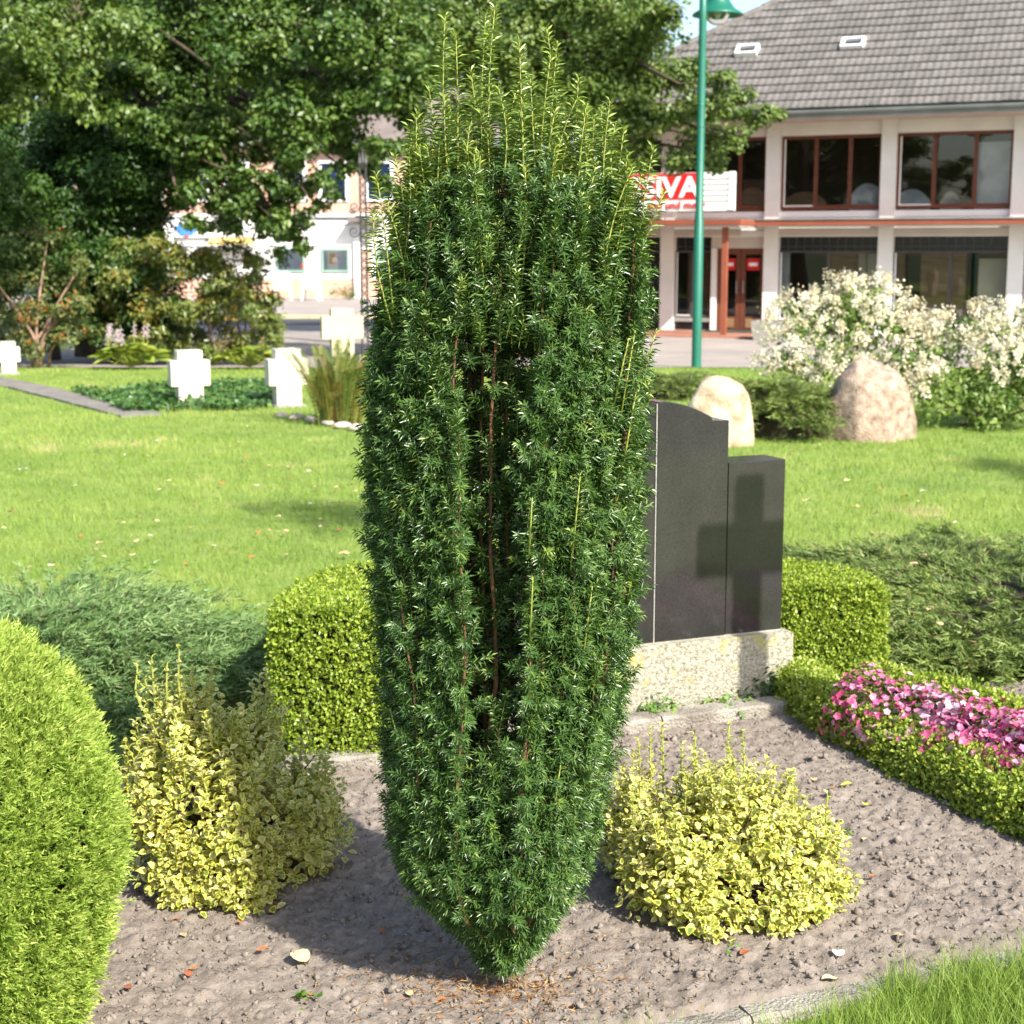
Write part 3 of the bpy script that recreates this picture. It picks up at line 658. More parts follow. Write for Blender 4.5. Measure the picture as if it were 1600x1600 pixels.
def foliage(clumps, per, size, T=DIAM_V, F=DIAM_F, width=.62, flat=.8, up=.55, twigs=16, sig=.24, vbias=0.0, droop=0.0):
    """clumps: rows x,y,z,r. Twigs spread through each clump, leaves around each twig."""
    Ps, Ns, Vr = [], [], []
    for (x, y, z, r) in clumps:
        n = max(20, int(per * r * r)); nt = max(5, int(twigs * (0.7 + .6 * rng.random())))
        d = rdir(nt); d[:, 2] *= flat; tc = np.array([x, y, z]) + d * r * (0.45 + .6 * rng.random((nt, 1)))
        k = rng.integers(nt, size=n); off = rng.normal(size=(n, 3)) * r * sig; off[:, 2] *= .6; off[:, 2] -= droop * np.abs(off[:, :2]).sum(1)
        p = tc[k] + off; Ps.append(p)
        tv = rng.random(nt); Vr.append(np.clip(.15 + .5 * tv[k] + .45 * rng.random(n) + vbias, 0, 1))
        o = nrm(p - np.array([x, y, z])); Ns.append(nrm(o * .55 + np.array([0, 0, up]) + rng.normal(size=(n, 3)) * .45))
    P = np.concatenate(Ps); N = np.concatenate(Ns); n = len(P)
    ax = nrm(np.cross(N, rdir(n))) ; ax[:, 2] -= .25
    s = size * rng.uniform(.7, 1.3, n)
    V, FF = scatter(T, F, P, frames(ax, N), np.stack([s * width, s, s], 1))
    return V, FF, np.repeat(np.concatenate(Vr), len(T))
def cl(lst, Y, jit=.8):
    out = []
    for (px, py, rp) in lst:
        y = Y + rng.uniform(-jit, jit); p = At(px, py, y); out.append((*p, rp * px2m(y, py)))
    return out
def limbs(tree, root, clumps, mat, r0=.09, every=1, sag=.25):
    for c in clumps[::every]:
        c = np.array(c[:3]); t = np.linspace(0, 1, 7)[:, None]
        mid = root * (1 - t) + c * t; mid[:, 2] += np.sin(t[:, 0] * np.pi) * sag * np.linalg.norm(c - root) * .4
        mid += rng.normal(size=mid.shape) * .04 * np.linalg.norm(c - root) * np.sin(t * np.pi)
        V, F = tube(mid, np.linspace(r0, .012, 7), 6, False); part('limb', V, F, mat, tree, world=True, smooth=True)
def tree(name, label, base, top, r0, clumps, per, size, leaf, group=None, bark='bark', every=3, lean=0, crotch=None, seg=10, **kw):
    t = thing(name, label, 'tree', base, 0, group)
    base = np.array(base, float); z = np.linspace(0, 1, 9)
    tp = np.array([base[0] + lean, base[1], top]); pts = base * (1 - z[:, None]) + tp * z[:, None]
    pts[1:-1] += rng.normal(size=(7, 3)) * np.array([.05, .05, 0])
    V, F = tube(pts, r0 * (1 - .6 * z) * (1 + .5 * np.exp(-z * 14)), seg); part('trunk', V, F, M[bark], t, world=True, smooth=True)
    rz = base + (tp - base) * (crotch if crotch else .6)
    limbs(t, rz, clumps, M[bark], r0 * .35, every)
    V, F, v = foliage(clumps, per, size, **kw); part('crown', V, F, M[leaf], t, {'var': v}, world=True)
    return t
def fill(n, x0, x1, y0, y1, r0, r1, Y, jit, keep=None):
    L = []
    while len(L) < n:
        x, y = rng.uniform(x0, x1), rng.uniform(y0, y1)
        if keep is None or keep(x, y): L.append((x, y, rng.uniform(r0, r1)))
    return cl(L, Y, jit)

oakB = cl([(300,110,55),(250,50,60),(380,90,62),(330,200,42),(275,205,40),(300,165,45),(300,258,30),(345,285,32),(372,325,26),(415,330,30),(452,366,22),(472,342,20),
           (392,285,30),(296,300,22),(345,240,36),(450,170,52),(520,60,55),(560,120,46),(600,85,50),(640,175,36),(545,215,34),(595,232,26),(497,322,14),(440,310,26),
           (470,385,14),(335,318,20),(490,130,50),(430,40,55),(640,60,46),(580,30,55),(660,110,36),(510,200,36),(455,245,24),(405,240,20),(535,262,18),(640,225,18),(350,345,18),(320,355,14),(430,345,22),(405,360,16),(380,300,26),(430,285,26),(320,235,36),(420,205,30),(300,225,36),(470,215,34),(450,255,26),(475,290,22),(500,275,18),(520,300,14),(300,345,16),(285,320,22),(365,355,16),(440,395,10),(600,285,16),(620,300,12),(575,262,18),(560,245,20),(545,165,44),(610,140,44),
           (350,20,60),(220,110,40),(200,40,50),(480,20,60),(560,-20,70),(400,-30,70),(300,-40,70),(170,120,46),(150,160,36),(195,180,34),(170,70,50),(130,120,40)], 24.8, 1.3)
tb = At(150, 560, 29.5); tb[2] = terr(29.5)
tree('oak_tree', 'big oak with boughs hanging down in front of the brick house', tb, 7.8, .26, oakB, 6800, .095, 'oak', every=2, crotch=.55, twigs=20, T=FLAT_V, F=FLAT_F)
treeC = cl([(700,60,60),(800,90,75),(900,60,66),(985,55,60),(1003,125,45),(1035,22,34),(905,150,55),(965,200,44),(1052,120,36),(1090,165,38),(1140,165,30),(1185,185,24),
            (1100,215,34),(1058,250,26),(1118,255,20),(1215,178,15),(1085,110,26),(660,120,40),(735,165,45),(1005,235,28),(1150,215,22),(840,170,60),(760,20,60),(850,10,60),
            (940,0,60),(1010,-20,40),(1130,130,22),(1170,150,16),(1000,180,40),(1040,180,34),(950,120,50),(960,250,24)], 27.0, 1.2)
tc_ = At(800, 560, 29.5); tc_[2] = terr(29.5)
tree('leafy_tree', 'lighter green tree behind the yew, reaching over the shop windows', tc_, 7.4, .26, treeC, 6800, .088, 'maple', every=2, crotch=.5, twigs=20, T=FLAT_V, F=FLAT_F)
bk1 = fill(46, -120, 620, -90, 170, 70, 105, 33, 2.0)
b_ = At(240, 560, 34); b_[2] = terr(34)
tree('background_tree', 'dark full tree behind the big oak', b_, 9.5, .3, bk1, 1200, .15, 'oak', every=6, vbias=-.15, T=FLAT_V, F=FLAT_F)
bk2 = fill(30, 590, 1000, -90, 120, 60, 90, 35, 1.5)
b_ = At(830, 560, 36); b_[2] = terr(36)
tree('background_tree', 'dark full tree filling the top behind the yew', b_, 9.5, .3, bk2, 1200, .15, 'oak', every=6, vbias=-.15, T=FLAT_V, F=FLAT_F)
bk3 = fill(34, -620, -110, 60, 440, 80, 120, 36, 3.0)
b_ = At(-360, 560, 37); b_[2] = terr(37)
tree('background_tree', 'broad dark tree continuing the tree line beyond the left edge', b_, 6.5, .3, bk3, 450, .24, 'oak', every=6, vbias=-.1, T=FLAT_V, F=FLAT_F)
lefto = cl([(80,105,50),(60,40,60),(130,70,45),(20,150,45),(110,150,36),(140,175,22),(10,60,60),(160,20,50),(40,-30,60),(55,95,50),(-60,60,70),(-40,160,60)], 21.5, .8)
b_ = At(86, 560, 27.8); b_[2] = terr(27.8)
tree('young_oak_tree', 'slim oak at the left edge with pale sunlit upper boughs', b_, 6.4, .075, lefto, 5600, .088, 'maple', every=2, crotch=.7)
ev = fill(52, 60, 262, 185, 520, 40, 56, 26, .8) + fill(22, -60, 130, 170, 420, 44, 60, 27, .5)
b_ = At(190, 565, 26.5); b_[2] = terr(26.5)
tree('evergreen_tree', 'dark dense evergreen tree in the shade of the oaks', b_, 4.2, .12, ev, 4600, .10, 'fir', every=8, width=.4, droop=.3, flat=.7, T=FLAT_V, F=FLAT_F)
ev2 = cl([(20,300,42),(50,330,30),(-20,260,50),(0,230,36),(20,380,40),(-30,340,50),(30,420,36),(55,285,26),(100,395,30),(70,440,30),(-20,440,50)], 24.6, .5)
b_ = At(-10, 568, 24.9); b_[2] = terr(24.9)
tree('evergreen_tree', 'mid green evergreen at the left edge above the olive shrub', b_, 3.0, .10, ev2, 6000, .09, 'fir', every=4, width=.4, vbias=.25, droop=.25)

def shrub(name, label, base, clumps, per, size, leaf, stems=6, bark='bark', r0=.02, **kw):
    t = thing(name, label, 'shrub', base); base = np.array(base, float)
    idx = rng.permutation(len(clumps))[:stems]
    for k in idx:
        c = np.array(clumps[k][:3]); s = base + np.array([rng.uniform(-.12, .12), rng.uniform(-.08, .08), -.03]); tt = np.linspace(0, 1, 7)[:, None]
        pts = s * (1 - tt) + c * tt; pts[:, :2] -= (c - s)[:2] * (np.sin(tt * np.pi) * .22); pts += rng.normal(size=pts.shape) * .012
        V, F = tube(pts, np.linspace(r0, r0 * .35, 7), 6); part('stem', V, F, M[bark], t, world=True, smooth=True)
    V, F, v = foliage(clumps, per, size, **kw); part('crown', V, F, M[leaf], t, {'var': v}, world=True); return t
def gb(px, py, z=0):
    p = G(px, py); z = float(terr(p[1])); return G(px, py, z)
b_ = gb(62, 570)
shrub('multi_stem_shrub', 'olive green shrub with pale pinkish bare stems at the left edge', b_, cl([(30,385,34),(75,370,30),(110,400,26),(20,430,34),(70,430,34),(110,445,24),(60,480,30),(15,490,30),(100,480,22),(125,420,18),(-30,420,40),(-20,480,30),(-40,530,30),(30,525,18),(95,520,22),(50,548,18),(5,548,22),(120,505,22),(130,470,18)], b_[1] + .1, .4),
      7500, .075, 'olive', stems=9, bark='palebark', r0=.03, width=.45)
b_ = gb(330, 566)
shrub('rhododendron', 'broad rhododendron with leathery yellow-green leaves behind the hostas', b_, cl([(190,390,26),(240,385,26),(180,430,32),(230,430,32),(290,420,32),(340,430,30),(390,440,26),(270,395,22),(330,400,20),(420,470,20),(380,480,30),(330,480,34),(280,480,32),(230,480,30),(300,530,30),(360,530,30),(410,515,24),(250,520,20),(180,480,24),(425,500,16),(260,545,24),(320,550,22),(380,550,22),(215,540,20),(165,520,20),(425,530,16),(345,455,30),(395,410,16)], b_[1] + .3, .35),
      9000, .10, 'rhodo', stems=8, width=.36, up=.45, twigs=14)
b_ = gb(350, 560) + np.array([0, 2.6, 0])
shrub('shade_shrub', 'dark low shrub between the rhododendron and the brick house', b_, cl([(320,395,22),(360,385,22),(395,400,22),(410,420,18),(300,410,22),(425,392,12),(440,410,10),(345,420,26)], b_[1], .3), 4200, .08, 'fir', stems=4, width=.5)
p_ = At(541, 465, 61.5)
shrub('box_ball', 'small round green bush by the brick plinth of the far shop', (p_[0], p_[1], -.25), [(p_[0] - .3, p_[1], .05, .32), (p_[0] + .25, p_[1], .05, .34), (p_[0], p_[1], .12, .34)], 900, .09, 'maple', stems=2)

# white flowering bushes on the right
M['whiteleaf'] = leafmat('bush_leaves', [(0, (0.07, 0.14, 0.025)), (.6, (0.13, 0.22, 0.04)), (1, (0.24, 0.31, 0.07))], .42, .45, .3)
M['blossom'] = leafmat('white_blossom', [(0, (0.56, 0.46, 0.28)), (.4, (0.70, 0.64, 0.46)), (1, (0.80, 0.77, 0.66))], .7, .1, .3, (1, 1, .95))
PET = [(0, 0, 0), (.5, .5, .18), (0, 1, .1), (-.5, .5, .18)]
def white_bush(label, base, lobes, nfl, nleaf, low=0.0, thr=.44):
    t = thing('flowering_bush', label, 'bush', base, 0, 'white flowering bushes')
    lobes = np.array(lobes); pts, nor = [], []
    for k, (x, y, z, r) in enumerate(lobes):
        n = int(nfl * r * r); d = rdir(n); d[:, 2] = np.abs(d[:, 2]) * 1.1 - .35; d = nrm(d)
        p = np.array([x, y, z]) + d * r * (1 + .10 * rng.normal(size=(n, 1)))
        ok = np.ones(n, bool)
        for j, q in enumerate(lobes):
            if j != k: ok &= np.linalg.norm(p - q[:3], axis=1) > q[3] * .92
        ok &= p[:, 2] > .12; pts.append(p[ok]); nor.append(d[ok])
    P = np.concatenate(pts); N = np.concatenate(nor)
    spray = (fbm(P[:, 0] * 2.2 + 5, P[:, 2] * 2.2 + P[:, 1], 3) + (P[:, 2] - low) * .25) > thr + .12 * rng.random(len(P))
    Pf, Nf = P[spray], N[spray]; nb = 26                                      # every panicle: small blossoms round a short axis
    ax = nrm(Nf * .8 + np.array([0, 0, .55])); c = np.repeat(Pf, nb, 0) + np.repeat(ax, nb, 0) * (rng.random((len(Pf) * nb, 1)) * .085) + rng.normal(size=(len(Pf) * nb, 3)) * .019
    Nn = nrm(np.repeat(Nf, nb, 0) + rng.normal(size=c.shape) * .7); s = rng.uniform(.016, .028, len(c))
    V, F = scatter(PET, FLAT_F, c, frames(nrm(np.cross(Nn, rdir(len(c)))), Nn), np.stack([s * 1.1, s, s], 1))
    part('blossom', V, F, M['blossom'], t, {'var': np.repeat(np.clip(np.repeat(rng.random(len(Pf)), nb) * .7 + .3 * rng.random(len(c)), 0, 1), 4)}, world=True, kind='stuff')
    V, F, v = foliage([tuple(l) for l in lobes * np.array([1, 1, 1, .93])], nleaf, .06, width=.5, twigs=30, sig=.16, up=.3, flat=1)
    part('crown', V, F, M['whiteleaf'], t, {'var': v}, world=True)
    for _ in range(7):
        l = lobes[rng.integers(len(lobes))]; V, F = tube([np.array(base) + [rng.uniform(-.2, .2), rng.uniform(-.1, .1), -.02], (np.array(base) + l[:3]) / 2, l[:3]], [.02, .014, .006], 6); part('stem', V, F, M['bark'], t, world=True)
def lob(px, py, rp, Y): p = At(px, py, Y); return (*p, rp * px2m(Y, py))
b_ = G(1330, 660)
white_bush('tall white flowering bush behind the big rounded boulder', b_, [lob(1250,520,52,15.2), lob(1310,490,52,15.3), lob(1370,500,55,15.4), lob(1345,470,34,15.3), lob(1230,570,44,15.0), lob(1300,570,60,15.0), lob(1390,560,60,15.1), lob(1420,520,40,15.4), lob(1260,610,45,15.0), lob(1360,620,50,15.0), lob(1440,560,46,15.1), lob(1430,600,46,14.9)], 900, 4600, .2, .46)
b_ = G(1530, 664)
white_bush('lower white flowering bush at the right edge with lush green foot', b_, [lob(1475,540,44,15.1), lob(1530,525,44,15.2), lob(1590,525,48,15.2), lob(1650,530,55,15.2), lob(1560,560,50,14.9), lob(1620,575,50,14.8), lob(1500,600,60,14.9), lob(1570,600,62,14.8), lob(1640,590,60,15.0), lob(1460,620,42,14.7), lob(1540,635,48,14.7), lob(1620,635,50,14.7)], 1150, 4800, .50, .42)
# ------------------------------------------------------------------ box hedges, junipers, thuja, euonymus, flowers
M['core'] = surf('dark_inner_core', (0.03, 0.028, 0.012), (0.02, 0.02, 0.01), 30, 0.95)  # solid filler, coloured as dark as the shaded twigs inside a plant
M['box'] = leafmat('box_leaves', [(0, (0.12, 0.20, 0.022)), (.45, (0.23, 0.33, 0.034)), (1, (0.42, 0.50, 0.07))], .36, .45, .35)
M['boxlow'] = leafmat('box_edging_leaves', [(0, (0.09, 0.17, 0.022)), (.5, (0.21, 0.31, 0.035)), (1, (0.43, 0.49, 0.08))], .36, .45, .35)
def sprigs(P, N, per, size, spread=.02, width=.62, var=None, T=FLAT_V, F=FLAT_F, tipvar=.25):
    n = len(P) * per; Pp = np.repeat(P, per, 0); Np = np.repeat(N, per, 0)
    ax = nrm(Np + rng.normal(size=(len(P), 3)).repeat(per, 0) * .45); t = np.tile(np.linspace(0, 1, per), len(P))[:, None]
    pos = Pp + ax * t * spread + rng.normal(size=(n, 3)) * spread * .12
    la = nrm(ax * .65 + rdir(n) * .85); nn = nrm(ax * .7 + rdir(n) * .5)
    s = size * rng.uniform(.7, 1.25, n)
    V, FF = scatter(T, F, pos, frames(la, nn), np.stack([s * width, s, s], 1))
    v = (np.repeat(rng.random(len(P)), per) * .55 + .2 * rng.random(n) + tipvar * t[:, 0]) if var is None else np.repeat(var, per)
    return V, FF, np.repeat(np.clip(v, 0, 1), len(T))
def sweep_hedge(name, label, pts, w, h, dens, leaf, mat, per=5, expo=.6, cap=(0, 0), lumps=.40, spread=.03, tipvar=.4, fade=None, hx=None):
    pts = np.array(pts, float)
    for _ in range(2):                                                       # round the corners of the line
        q = [pts[0]]
        for a, b in zip(pts[:-1], pts[1:]): q += [a * .75 + b * .25, a * .25 + b * .75]
        pts = np.array(q + [pts[-1]])
    d = np.linalg.norm(np.diff(pts[:, :2], axis=0), axis=1); s = np.concatenate([[0], np.cumsum(d)]); L = s[-1]; e = 0.04
    t = thing(name, label, 'hedge', (pts[0][0], pts[0][1], 0)); n = int(L * (w + 2 * h) * dens)
    def at(x): return np.stack([np.interp(x, s, pts[:, 0]), np.interp(x, s, pts[:, 1])], -1)
    q = rng.uniform(0, L, n); C = at(q); T = nrm(at(np.minimum(q + e, L)) - at(np.maximum(q - e, 0))); Nn = np.stack([-T[:, 1], T[:, 0]], 1)
    per_ = w + 2 * h; m = rng.random(n) * per_                                # walk round the squared section
    x_, z_, nx, nz = np.empty(n), np.empty(n), np.empty(n), np.empty(n)
    lft, rgt = m < h, m > h + w; top = ~(lft | rgt)
    x_[lft] = -w / 2; z_[lft] = m[lft]; nx[lft] = -1; nz[lft] = 0; x_[rgt] = w / 2; z_[rgt] = per_ - m[rgt]; nx[rgt] = 1; nz[rgt] = 0
    x_[top] = m[top] - h - w / 2; z_[top] = h; nx[top] = 0; nz[top] = 1
    rr = min(w, h) * expo                                                     # rounding radius of the shoulders
    cx = np.clip(x_, -(w / 2 - rr), w / 2 - rr); cz = np.minimum(z_, h - rr); dx, dz = x_ - cx, z_ - cz; dd = np.hypot(dx, dz); k = (np.abs(dx) > 1e-6) & (dz > 1e-6)
    x_[k] = cx[k] + dx[k] / dd[k] * rr; z_[k] = cz[k] + dz[k] / dd[k] * rr; nx[k], nz[k] = dx[k] / dd[k], dz[k] / dd[k]
    P = np.stack([C[:, 0] + Nn[:, 0] * x_, C[:, 1] + Nn[:, 1] * x_, z_], 1); N = np.stack([Nn[:, 0] * nx, Nn[:, 1] * nx, nz], 1)
    for end, flag in ((0, cap[0]), (L, cap[1])):                              # flat faces at the ends
        if flag:
            k2 = int(w * h * dens); tt = nrm(at(np.array([e])) - at(np.array([0.])))[0] if end == 0 else -nrm(at(np.array([L])) - at(np.array([L - e])))[0]; nn = np.array([-tt[1], tt[0]]); c0 = at(np.array([end]))[0]
            xa, za = rng.uniform(-w / 2, w / 2, k2), rng.uniform(0, h, k2); ed = np.maximum(np.abs(xa) / (w / 2), za / h) ** 6
            Pe = np.stack([c0[0] + nn[0] * xa + tt[0] * .016 * ed, c0[1] + nn[1] * xa + tt[1] * .016 * ed, za], 1); P = np.concatenate([P, Pe]); N = np.concatenate([N, np.tile([-tt[0], -tt[1], .1], (k2, 1))])
    N = nrm(N); b = fbm(P[:, 0] * 11 + P[:, 2] * 9, P[:, 1] * 11 - P[:, 2] * 8, 3) - .5; P = P + N * (b[:, None] * lumps * min(w, h) * .45 + rng.normal(size=(len(P), 1)) * .007); P[:, 2] = np.maximum(P[:, 2], .012)
    if hx is not None: P[:, 2] *= hx(P)
    if fade is not None: kk = fade(P) > rng.random(len(P)); P, N = P[kk], N[kk]
    V, F, v = sprigs(P, nrm(N + rng.normal(size=N.shape) * .22), per, leaf, spread, tipvar=tipvar); part('foliage', V, F, mat, t, {'var': v}, world=True, kind='stuff')
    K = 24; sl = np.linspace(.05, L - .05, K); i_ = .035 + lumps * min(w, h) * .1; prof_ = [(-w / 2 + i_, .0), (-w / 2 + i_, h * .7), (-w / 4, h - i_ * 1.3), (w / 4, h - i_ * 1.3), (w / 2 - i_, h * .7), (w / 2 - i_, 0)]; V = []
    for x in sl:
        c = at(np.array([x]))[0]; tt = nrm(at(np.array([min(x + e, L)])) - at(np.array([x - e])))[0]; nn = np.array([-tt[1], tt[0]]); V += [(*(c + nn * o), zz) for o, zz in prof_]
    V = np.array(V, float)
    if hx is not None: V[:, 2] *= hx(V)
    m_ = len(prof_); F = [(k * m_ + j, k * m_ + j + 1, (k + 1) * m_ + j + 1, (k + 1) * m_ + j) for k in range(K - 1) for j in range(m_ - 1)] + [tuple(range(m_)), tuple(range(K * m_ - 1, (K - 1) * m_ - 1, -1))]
    part('inner_core', V, F, M['core'], t, world=True)  # solid dark core blocks see-through, stands for the shaded twigs inside
sweep_hedge('box_hedge', 'clipped yellow-green box hedge wrapping round the back of the gravestone', [(-.56, 4.90, 0), (-.60, 5.35, 0), (-.50, 5.82, 0), (-.1, 6.12, 0), (.5, 6.25, 0), (1.02, 6.30, 0), (1.23, 6.20, 0), (1.225, 5.90, 0)], .375, .50, 10500, .0142, M['box'], 5, .06, (1, 1), .09, .022, .25,
            lambda P: np.where((P[:, 0] > -.3) & (P[:, 0] < .95), .13, 1.0), hx=lambda P: 1 - .11 * np.clip((P[:, 1] - 5.0) / .9, 0, 1) - .16 * np.clip((P[:, 0] - .1) / .6, 0, 1))
sweep_hedge('box_edging', 'low box edging between the soil bed and the pink flowers', [UV(3.16, 4.86), UV(3.08, 4.45), UV(3.045, 3.9), UV(3.07, 3.3), UV(3.10, 2.7)], .172, .122, 13500, .0150, M['boxlow'], 6, .45, (1, 1), .55)
sweep_hedge('box_edging', 'low box edging behind the pink flowers', [(1.27, 5.55, 0), (1.44, 5.36, 0), (1.64, 5.10, 0), (1.86, 4.80, 0), (2.15, 4.35, 0)], .17, .15, 9000, .0165, M['boxlow'], 6, .45, (1, 1), .55)

# pink begonias
M['pink'] = leafmat('pink_petals', [(0, (0.43, 0.04, 0.13)), (.4, (0.57, 0.11, 0.26)), (.78, (0.66, 0.30, 0.44)), (1, (0.74, 0.58, 0.63))], .5, .3, .3, (1, .7, .8))
M['begleaf'] = leafmat('begonia_leaves', [(0, (0.07, 0.09, 0.025)), (.6, (0.13, 0.15, 0.03)), (1, (0.22, 0.10, 0.04))], .35, .5, .2)
bnum = 0
rows = []
for k in range(7):
    t = k / 6.0
    rows.append((G(1332 + 300 * t, 1118 + 118 * t, .10), t, 0)); rows.append((G(1352 + 300 * t, 1092 + 92 * t, .10), t, 1))
    if k > 1: rows.append((G(1335 + 310 * t, 1100 + 112 * t, .10) * np.array([1, 1, 1]) + np.array([.10, .06, 0]), t, 2))
rowname = {0: 'along the front edging', 1: 'in the middle of the bed', 2: 'along the rear edging'}
ORD = ['first', 'second', 'third', 'fourth', 'fifth', 'sixth', 'seventh']; k_ord = {0: -1, 1: -1, 2: -1}
for p, t, r_ in rows:
    k_ord[r_] += 1
    b = thing('begonia', f'pink begonia {rowname[r_]}, {ORD[k_ord[r_]]} plant from the gravestone', 'flower', (p[0], p[1], 0), 0, f'pink begonias {rowname[r_]}')
    n = 105; d = rdir(n); d[:, 2] = np.abs(d[:, 2]); P = np.array([p[0], p[1], .05]) + d * np.array([.11, .11, .165]) * rng.uniform(.85, 1.1, (n, 1))
    fv = rng.random(n) * .8 + rng.choice([0, .12, .3]); Pp, Nn, Vv = [], [], []
    V, F = None, None
    k4 = 5; c = np.repeat(P, k4, 0); Nf = nrm(np.repeat(d, k4, 0) + np.repeat(rng.normal(size=(n, 3)) * .35, k4, 0))
    ang = np.tile(np.arange(k4) * 2 * np.pi / k4, n) + np.repeat(rng.uniform(0, 6, n), k4)
    x = nrm(np.cross(Nf, np.array([.3, .2, .9]))); y = np.cross(Nf, x); ax = nrm(x * np.cos(ang)[:, None] + y * np.sin(ang)[:, None] + Nf * .35)
    s = np.repeat(rng.uniform(.010, .0155, n), k4); V, F = scatter(FLAT_V, FLAT_F, c, frames(ax, Nf), np.stack([s * 1.15, s, s], 1))
    part('blossom', V, F, M['pink'], b, {'var': np.repeat(np.clip(np.repeat(fv, k4) + rng.normal(size=n * k4) * .08, 0, 1), 4)}, world=True, kind='stuff')
    n = 90; d = rdir(n); d[:, 2] = np.abs(d[:, 2]); P = np.array([p[0], p[1], .04]) + d * np.array([.10, .10, .14]) * rng.uniform(.6, 1, (n, 1)); Nf = nrm(d + np.array([0, 0, .5]))
    s = rng.uniform(.025, .038, n); V, F = scatter(DIAM_V, DIAM_F, P, frames(nrm(np.cross(Nf, rdir(n))), Nf), np.stack([s * .9, s, s], 1)); part('foliage', V, F, M['begleaf'], b, {'var': np.repeat(rng.random(n), 5)}, world=True, kind='stuff')

# spreading junipers: arching plumes set with fine branchlets
M['junblue'] = leafmat('blue_green_juniper', [(0, (0.13, 0.11, 0.05)), (.2, (0.065, 0.13, 0.035)), (.7, (0.13, 0.22, 0.07)), (1, (0.26, 0.36, 0.13))], .5, .3, .2)
M['jungreen'] = leafmat('green_juniper', [(0, (0.22, 0.15, 0.08)), (.2, (0.075, 0.12, 0.03)), (.7, (0.14, 0.20, 0.05)), (1, (0.25, 0.32, 0.08))], .5, .3, .2)
def juniper(name, label, center, rx, ry, h, nplume, mat, plen=.3, bl=.03, bw=.0022, nodes=26, lobes=5, dens=1.0, cat='shrub', rise=.35):
    t = thing(name, label, cat, (center[0], center[1], 0)); c = np.array([center[0], center[1], 0.0])
    n = nplume; a = rng.uniform(0, 2 * np.pi, n); rr = np.sqrt(rng.random(n)) * .92
    edge = 1 + .22 * np.sin(a * lobes + 1.3) + .10 * np.sin(a * 2 + 4)
    base = c + np.stack([np.cos(a) * rx * rr * edge, np.sin(a) * ry * rr * edge, np.zeros(n)], 1)
    hz = h * np.sqrt(np.clip(1 - rr ** 2, .03, 1)) * (.6 + .7 * vnoise(base[:, 0] * 3.1, base[:, 1] * 3.1)); base[:, 2] = hz * rng.uniform(.75, 1.05, n)
    az = a + rng.normal(size=n) * .55; L = plen * rng.uniform(.6, 1.25, n)
    D = np.stack([np.cos(az), np.sin(az), rng.uniform(.05, rise * 1.7, n)], 1); D = nrm(D)
    P, X, Vv = [], [], []
    tt = np.linspace(.05, 1, nodes)
    pv = rng.random(n)
    for k, s in enumerate(tt):
        pos = base + D * (L * s)[:, None]; pos[:, 2] -= (L * .35) * s * s * rng.uniform(.5, 1.2, n)
        tang = D.copy(); tang[:, 2] -= .7 * s; tang = nrm(tang); side = nrm(np.cross(tang, np.array([0, 0, 1.])))
        for sg in (-1, 1, 0):
            w = nrm(tang * .9 + side * sg * rng.uniform(.5, .9, (n, 1)) + rng.normal(size=(n, 3)) * .22 + np.array([0, 0, .25]))
            for q in range(2):
                P.append(pos + w * (q * bl * .55)); X.append(nrm(w + rng.normal(size=(n, 3)) * .3)); Vv.append(np.clip(.25 + .4 * pv + .25 * s + .15 * rng.random(n), 0, 1))
    P = np.concatenate(P); X = np.concatenate(X); v = np.concatenate(Vv); keep = (P[:, 2] > .005) & (rng.random(len(P)) < dens); P, X, v = P[keep], X[keep], v[keep]
    v = np.where(rng.random(len(v)) < .05, .05, v); s = bl * rng.uniform(.7, 1.3, len(P))
    V, F = scatter(TRI_V, TRI_F, P, frames(X, nrm(rdir(len(P)) + np.array([0, 0, .3]))), np.stack([np.full(len(P), bw) * rng.uniform(.8, 1.3, len(P)), s, s], 1))
    part('foliage', V, F, mat, t, {'var': np.repeat(v, 3)}, world=True, kind='stuff')
    for k in rng.permutation(n)[:40]:
        pts = [c + (base[k] - c) * f + np.array([0, 0, .02]) for f in (.1, .6, 1.0)] + [base[k] + D[k] * L[k] * .5]; V, F = tube(pts, [.009, .007, .005, .002], 5, False); part('branch', V, F, M['bark'], t, world=True)
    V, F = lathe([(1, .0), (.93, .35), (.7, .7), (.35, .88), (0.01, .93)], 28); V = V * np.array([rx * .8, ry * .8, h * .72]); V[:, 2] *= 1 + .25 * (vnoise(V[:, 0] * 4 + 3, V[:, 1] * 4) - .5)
    part('inner_core', V + c, F, M['core'], t, world=True, smooth=True)  # solid dark mound under the plumes, shaded inside put into its colour
    return t
juniper('spreading_juniper', 'blue-green spreading juniper on the left behind the golden conifer', (-1.92, 5.85), .92, .98, .19, 950, M['junblue'], .36, .036, .0034, 24, rise=.42)
juniper('spreading_juniper', 'flat green juniper right of the gravestone and hedge', (2.28, 7.0), 1.0, 1.38, .13, 800, M['jungreen'], .34, .038, .0038, 22)
p_ = G(1228, 690); juniper('spreading_juniper', 'feathery dark juniper between the two boulders', (p_[0], p_[1] + .5), .42, .4, .42, 260, M['jungreen'], .34, .05, .005, 16)
p_ = G(1035, 622); juniper('spreading_juniper', 'low juniper behind the gravestone, left of the pale boulder', (p_[0], p_[1] + .3), .55, .5, .22, 180, M['jungreen'], .3, .05, .005, 14)

